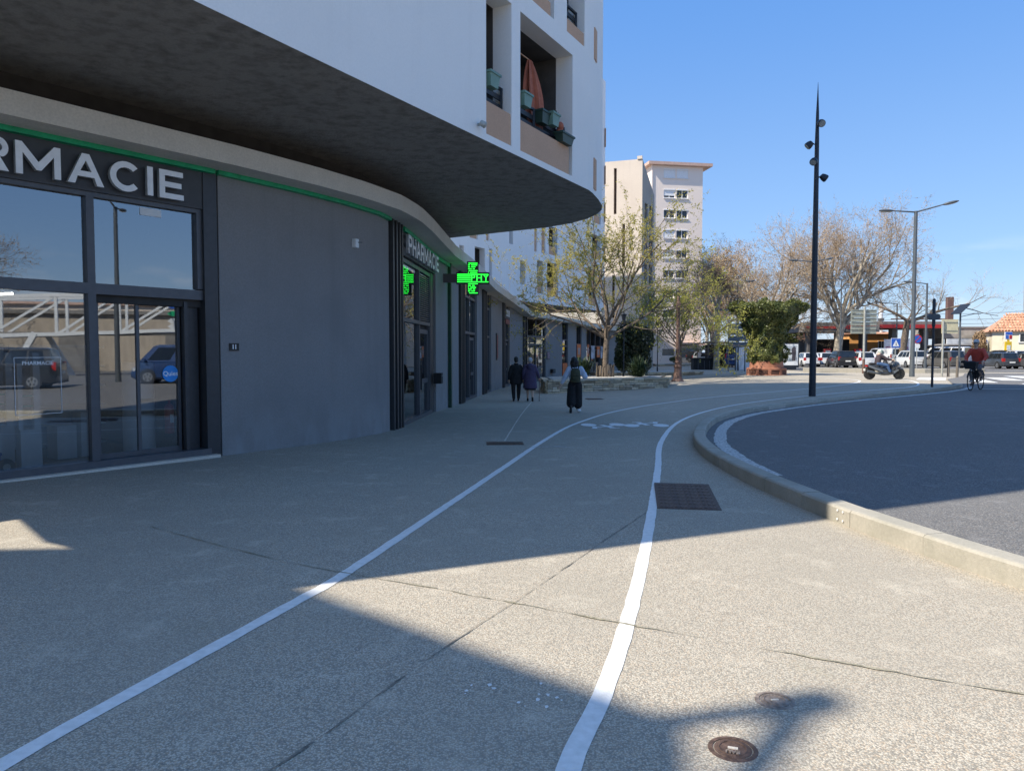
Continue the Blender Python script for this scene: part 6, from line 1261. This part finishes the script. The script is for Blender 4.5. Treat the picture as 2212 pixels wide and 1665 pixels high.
cap(g, [(.18, 0, 1.34), (.31, .03, 1.10), (.33, .2, 1.09)], [.085, .088, .05]); cap(g, [(-.18, 0, 1.34), (-.30, -.05, 1.10), (-.40, -.05, .92)], [.085, .085, .055])
blob(g, 'shirt', m_shirt, t); g = G(); loft(g, [(0, 0, .84, .19, .14), (0, 0, .96, .18, .135), (0, 0, 1.02, .155, .115)])
cap(g, [(-.10, 0, .84), (-.12, -.03, .5), (-.13, -.10, .28)], [.125, .135, .14]); cap(g, [(.10, 0, .84), (.105, .05, .5), (.10, .05, .24)], [.125, .13, .135])
blob(g, 'trousers', m_blackc, t); shoe(G(), (0, 0, 0), (0, 1, 0))
g = G(); shoe(g, (.12, .10, .05), (.55, 1, 0), .29); blob(g, 'shoe', m_wshoe, t, .012); g = G(); shoe(g, (-.15, -.26, .13), (0, .35, -1), .26); blob(g, 'shoe', m_dshoe, t, .012)
g = G(); r = random.Random(3)
for k in range(46): v = rvec(r); g.ell((.0 + v.x * .10 - .015, .0 + v.y * .09, 1.53 + v.z * .13 + (.02 if v.y > 0 else -.03)) if v.y < .45 else (v.x * .09, v.y * .05, 1.63), (.045, .045, .045), 8, 6)
g.ell((-.01, -.01, 1.54), (.115, .10, .15), 14, 10); blob(g, 'hair', m_hair, t, .014, 2)
bp_ = thing('backpack', 'olive green backpack on the person in pale blue', 'backpack', (1.93, 22.7 - .19, gz(1.93, 22.7) + .93), .02)
g = G(); loft(g, [(0, 0, .0, .13, .075), (0, 0, .03, .155, .09), (0, -.01, .2, .16, .10), (0, .0, .36, .14, .09), (0, .01, .43, .09, .06)]); g.ell((0, -.08, .15), (.12, .05, .11), 14, 8); blob(g, 'sack', m_olive, bp_, .012)
for s_ in (-1, 1): G().tube([(s_ * .09, .06, .40), (s_ * .11, .16, .47), (s_ * .13, .30, .44), (s_ * .16, .33, .30), (s_ * .15, .2, .1), (s_ * .12, .05, .05)], .018, 8).obj('strap', m_blackc, bp_, True)
G().tube([(-.03, .03, .42), (-.03, .03, .47), (.03, .03, .47), (.03, .03, .42)], .008, 6).obj('handle', m_blackc, bp_); G().box(-.10, .10, -.128, -.122, .20, .215).obj('zip', m_blackc, bp_)
ph = thing('phone', 'pale phone in the hand of the backpack wearer', 'phone', (1.93 + .36, 22.7 + .40, gz(1.93, 22.7) + 1.12), -.2); G().obox((0, 0, .03), .075, .012, .15, 0, 0, Matrix.Rotation(-.7, 3, 'X')).obj('case', m_whiteP, ph)
# ------------------------------------------------------------ scooter and rider
SC = thing('motor_scooter', 'dark grey maxi scooter riding over the plaza', 'scooter', base_at(20.2, 40.2), -PI / 2)
m_scoot = paint('graphite_paint', (.045, .05, .056)); m_scool = paint('grey_fairing_paint', (.16, .18, .20)); m_gold = M('gold_rim', (.30, .20, .07), .4, .1, 10, metal=.7)
for y, nm in ((-.80, 'rear_wheel'), (.80, 'front_wheel')):
    wh = G().lathe([(.19, -.06), (.27, -.07), (.315, -.03), (.315, .03), (.27, .07), (.19, .06)], (0, y, .315), 26, 0, (1, 0, 0)).obj(nm, m_tyre, SC, True)
    g = G().lathe([(.04, -.055), (.04, .055)], (0, y, .315), 12, 0, (1, 0, 0))
    for k in range(5): q = 2 * PI * k / 5; g.bar((0, y, .315), (0, y + .2 * math.cos(q), .315 + .2 * math.sin(q)), .05, .035)
    g.obj('rim', m_gold, wh); G().lathe([(.12, -.068), (.12, -.062)], (0, y, .315), 18, 0, (1, 0, 0)).obj('brake_disc', m_rim, wh)
g = G(); loft(g, [(0, -.75, .62, .10, .12), (0, -.55, .66, .15, .2)]); g.ell((0, -.62, .72), (.14, .42, .10), 14, 8, 0, Matrix.Rotation(.18, 3, 'X')); g.ell((0, -.05, .50), (.17, .55, .17), 14, 8, 0, Matrix.Rotation(-.28, 3, 'X')); g.ell((0, .05, .34), (.17, .5, .12), 14, 8)
blob(g, 'rear_body', m_scoot, SC, .018); g = G(); g.ell((0, .50, .70), (.19, .22, .28), 14, 10, 0, Matrix.Rotation(-.35, 3, 'X')); g.ell((0, .62, .82), (.17, .20, .16), 14, 8); g.ell((0, .42, .45), (.15, .18, .2), 14, 8); blob(g, 'front_fairing', m_scoot, SC, .018)
for s_ in (-1, 1): G().add([(s_ * .185, -.95, .80), (s_ * .19, -.2, .52), (s_ * .19, -.15, .40), (s_ * .19, -.5, .52), (s_ * .185, -.92, .68)], [(0, 1, 2, 3, 4)]).obj('side_panel', m_scool, SC); G().add([(s_ * .19, .22, .36), (s_ * .20, .62, .58), (s_ * .18, .72, .52), (s_ * .19, .38, .28)], [(0, 1, 2, 3)]).obj('side_panel', m_scool, SC)
g = G(); g.ell((0, -.30, .78), (.16, .32, .07), 14, 8); g.ell((0, -.66, .86), (.13, .22, .06), 14, 8); blob(g, 'seat', m_trim, SC, .018); g = G(); g.ell((0, .83, .60), (.09, .24, .06), 14, 8, 0, Matrix.Rotation(-.3, 3, 'X')); blob(g, 'mudguard', m_scoot, SC, .016)
G().add([(-.18, .60, .98), (.18, .60, .98), (.15, .38, 1.36), (-.15, .38, 1.36), (0, .67, 1.0), (0, .44, 1.40)], [(0, 4, 5, 3), (4, 1, 2, 5)]).obj('windscreen', glass('screen_glass', (.6, .65, .68), .25), SC, True)
G().tube([(-.34, .30, 1.06), (-.15, .42, 1.04), (.15, .42, 1.04), (.34, .30, 1.06)], .018, 8).obj('handlebar', m_black, SC, True)
for s_ in (-1, 1): G().tube([(s_ * .25, .36, 1.05), (s_ * .34, .40, 1.2)], .01, 6).obj('mirror_stem', m_black, SC); G().ell((s_ * .36, .40, 1.23), (.07, .02, .045), 10, 6).obj('mirror', m_black, SC)
G().box(-.12, .12, -1.0, -.94, .70, .78).obj('tail_lamp', m_tail, SC); G().box(-.10, .10, -1.09, -1.08, .46, .58).obj('number_plate', m_plate, SC); G().tube([(0, -.95, .64), (0, -1.1, .48)], .03, 8).obj('plate_bracket', m_black, SC); G().tube([(.16, -.3, .30), (.18, -.75, .40), (.18, -1.0, .45)], [.04, .07, .07], 10).obj('exhaust', m_galv, SC, True); g = G(); g.ell((0, .80, .76), (.10, .06, .06), 12, 8); g.obj('headlamp', m_head, SC, True)
G().tube([(.09, .80, .31), (.09, .58, .85)], .025, 8).obj('fork', m_black, SC); G().tube([(-.09, .80, .31), (-.09, .58, .85)], .025, 8).obj('fork', m_black, SC)
t = thing('person', 'scooter rider in a dark jacket and blue jeans', 'person', base_at(20.2, 40.2), -PI / 2)
g = G(); head(g, (0, -.22, 1.48)); cap(g, [(0, -.38, .92), (0, -.34, 1.15), (0, -.28, 1.33)], [.13, .13, .12])
for s_ in (-1, 1): cap(g, [(s_ * .17, -.28, 1.30), (s_ * .26, -.06, 1.12), (s_ * .30, .24, 1.07)], [.05, .04, .03]); hand(g, (s_ * .30, .25, 1.07), (s_ * .1, 1, 0), -s_, 1.5); cap(g, [(s_ * .10, -.38, .88), (s_ * .17, .06, .76), (s_ * .19, .22, .40)], [.09, .065, .045])
blob(g, 'body', m_skin, t, .012, 3); g = G(); loft(g, [(0, -.40, .82, .17, .14), (0, -.37, .92, .19, .16), (0, -.34, 1.12, .205, .155), (0, -.29, 1.32, .20, .13), (0, -.25, 1.41, .09, .08)])
for s_ in (-1, 1): cap(g, [(s_ * .17, -.28, 1.31), (s_ * .27, -.05, 1.13), (s_ * .30, .20, 1.08)], [.085, .078, .055])
blob(g, 'jacket', M('dull_plum_jacket', (.045, .033, .042), .8, .2, 6, .4, 30), t); g = G()
for s_ in (-1, 1): cap(g, [(s_ * .09, -.38, .87), (s_ * .175, .07, .76), (s_ * .19, .21, .44)], [.12, .09, .07])
blob(g, 'jeans', M('blue_jeans', (.05, .105, .22), .85, .2, 8, .3, 50), t); g = G()
for s_ in (-1, 1): shoe(g, (s_ * .19, .25, .375), (0, 1, 0), .27)
blob(g, 'shoes', m_dshoe, t, .013); hm = thing('helmet', 'green and white helmet on the scooter rider', 'helmet', base_at(20.2, 40.2), -PI / 2); g = G(); g.ell((0, -.22, 1.50), (.125, .145, .14), 18, 12); g.ell((0, -.14, 1.43), (.10, .10, .08), 14, 8); blob(g, 'shell', M('green_white_helmet', (.03, .12, .06), .3, .3, 7, c2=(.75, .78, .75), coat=.5), hm, .014, 3); g = G(); g.ell((0, -.155, 1.50), (.105, .095, .055), 14, 8); g.obj('visor', m_cglass, hm, True)
# ------------------------------------------------------------ bicycle and rider
BA = base_at(18.1, 28.9); BRZ = rad(131)
BK = thing('bicycle', 'dark city bicycle with a front basket coming down the road', 'bicycle', (BA[0], BA[1], BA[2] + .03), BRZ)
for y, nm in ((-.55, 'rear_wheel'), (.55, 'front_wheel')):
    g = G(); n = 30; vs = []
    for k in range(n):
        a = 2 * PI * k / n
        for j in range(6): b = 2 * PI * j / 6; rr = .335 + .018 * math.cos(b); vs.append((.018 * math.sin(b), y + rr * math.cos(a), .352 + rr * math.sin(a)))
    g.add(vs, [(k * 6 + j, k * 6 + (j + 1) % 6, ((k + 1) % n) * 6 + (j + 1) % 6, ((k + 1) % n) * 6 + j) for k in range(n) for j in range(6)]); wh = g.obj(nm, m_tyre, BK, True); g = G()
    for k in range(14): a = 2 * PI * k / 14; g.tube([((.02 if k % 2 else -.02), y, .352), (0, y + .325 * math.cos(a), .352 + .325 * math.sin(a))], .0025, 4)
    tag(g.obj('spokes', m_rim, wh), kind='stuff'); G().lathe([(.025, -.04), (.025, .04)], (0, y, .352), 10, 0, (1, 0, 0)).obj('hub', m_rim, wh); g = G(); 
    for k in range(9): a0, a1 = rad(20 + 15 * k), rad(35 + 15 * k); g.bar((0, y + .385 * math.cos(a0), .352 + .385 * math.sin(a0)), (0, y + .385 * math.cos(a1), .352 + .385 * math.sin(a1)), .05, .006)
    g.obj('mudguard', m_black, wh)
g = G()
for a, b, r_ in (((0, -.55, .352), (0, -.12, .30), .014), ((0, -.55, .352), (0, -.22, .78), .012), ((0, -.12, .30), (0, -.26, .92), .017), ((0, -.12, .30), (0, .38, .72), .02), ((0, -.2, .62), (0, .37, .82), .018), ((0, .34, .98), (0, .42, .62), .02), ((0, .42, .62), (.0, .55, .352), .016)): g.tube([a, b], r_, 8)
g.obj('frame', m_black, BK, True); G().tube([(-.30, .18, 1.06), (-.18, .32, 1.06), (0, .33, 1.02), (.18, .32, 1.06), (.30, .18, 1.06)], .013, 8).obj('handlebar', m_galv, BK, True); g = G(); g.ell((0, -.30, .94), (.09, .14, .035), 12, 8); g.ell((0, -.18, .94), (.04, .1, .03), 10, 6); blob(g, 'saddle', m_trim, BK, .012)
bs = G(); bs.add([(-.17, .42, .80), (.17, .42, .80), (.17, .66, .80), (-.17, .66, .80), (-.21, .38, 1.04), (.21, .38, 1.04), (.21, .72, 1.04), (-.21, .72, 1.04)], [(3, 2, 1, 0), (0, 1, 5, 4), (1, 2, 6, 5), (2, 3, 7, 6), (3, 0, 4, 7)]); bs.obj('basket', m_black, BK); g = G(); g.ell((0, .55, 1.03), (.20, .16, .07), 12, 8); g.ell((.22, .52, 1.06), (.16, .07, .05), 10, 6); blob(g, 'basket_load', m_blackc, BK, .014)
for s_ in (-1, 1): G().tube([(0, -.12, .30), (s_ * .07, -.12, .30), (s_ * .08, -.12 + s_ * .12, .30 - s_ * .12)], .011, 6).obj('crank', m_galv, BK); G().box(min(s_ * .07, s_ * .17), max(s_ * .07, s_ * .17), -.16 + s_ * .12, -.08 + s_ * .12, .29 - s_ * .12, .31 - s_ * .12).obj('pedal', m_black, BK)
g = G(); g.box(-.11, .11, -.75, -.35, .72, .735); g.obj('rack', m_black, BK); G().box(.12, .22, -.78, -.42, .42, .74).obj('pannier', m_blackc, BK); g = G(); g.ell((0, .52, .74), (.035, .04, .035), 10, 6); g.obj('lamp', m_head, BK, True)
t = thing('person', 'cyclist in a red jacket riding with a front basket', 'person', (BA[0], BA[1], BA[2] + .03), BRZ)
g = G(); head(g, (0, .06, 1.73), (-.1, 1, -.1)); loft(g, [(0, -.26, .96, .15, .11), (0, -.20, 1.15, .14, .10), (0, -.08, 1.45, .17, .10), (0, -.03, 1.54, .09, .08)])
for s_ in (-1, 1):
    cap(g, [(s_ * .19, -.06, 1.47), (s_ * .32, .0, 1.22), (s_ * .29, .16, 1.10)], [.05, .04, .03]); hand(g, (s_ * .29, .17, 1.09), (0, .9, -.3), -s_, 1.6); kz = .66 if s_ > 0 else .80; fy = -.12 + s_ * .10; fz = .32 - s_ * .12
    cap(g, [(s_ * .09, -.26, .96), (s_ * .13, .12, kz), (s_ * .12, fy, fz + .08)], [.09, .06, .04])
blob(g, 'body', m_skin, t, .011, 3); g = G(); loft(g, [(0, -.27, .90, .19, .15), (0, -.24, 1.0, .20, .155), (0, -.17, 1.2, .215, .15), (0, -.08, 1.45, .215, .13), (0, -.05, 1.52, .15, .11), (0, -.02, 1.58, .085, .08)])
for s_ in (-1, 1): cap(g, [(s_ * .19, -.06, 1.48), (s_ * .33, .0, 1.24), (s_ * .295, .13, 1.12)], [.088, .08, .055])
blob(g, 'jacket', M('red_jacket', (.50, .06, .035), .6, .12, 6, .4, 25), t); g = G()
for s_ in (-1, 1):
    kz = .66 if s_ > 0 else .80; fy = -.12 + s_ * .10; fz = .32 - s_ * .12; cap(g, [(s_ * .09, -.26, .95), (s_ * .135, .12, kz), (s_ * .125, fy, fz + .14)], [.115, .085, .065])
blob(g, 'trousers', M('grey_trousers', (.13, .12, .125), .85, .15, 8, .3, 50), t); g = G()
for s_ in (-1, 1): shoe(g, (s_ * .125, -.12 + s_ * .12, .345 - s_ * .12), (0, 1, -.1), .27)
blob(g, 'shoes', m_dshoe, t, .013); g = G(); g.ell((0, .145, 1.745), (.07, .022, .022), 12, 6); g.obj('sunglasses', m_black, t, True)
CY = t
hm = thing('helmet', 'pale striped cycle helmet on the cyclist', 'helmet', (BA[0], BA[1], BA[2] + .03), BRZ); g = G(); g.ell((0, .05, 1.81), (.10, .135, .085), 18, 10); g.ell((0, .10, 1.79), (.095, .10, .05), 14, 8); blob(g, 'shell', M('pale_helmet', (.45, .46, .47), .4, .1, 6), hm, .012, 3)
for s_ in (-.06, -.02, .02, .06): G().obox((s_, .05, 1.885 - abs(s_) * .35), .012, .16, .02).obj('vent', m_black, hm)
for s_ in (-1, 1): G().tube([(s_ * .095, .06, 1.77), (s_ * .07, .09, 1.66), (0, .10, 1.615)], .006, 6).obj('strap', m_black, hm)

for o in (BK, CY, hm): o.scale = (1.05, 1.05, 1.05)
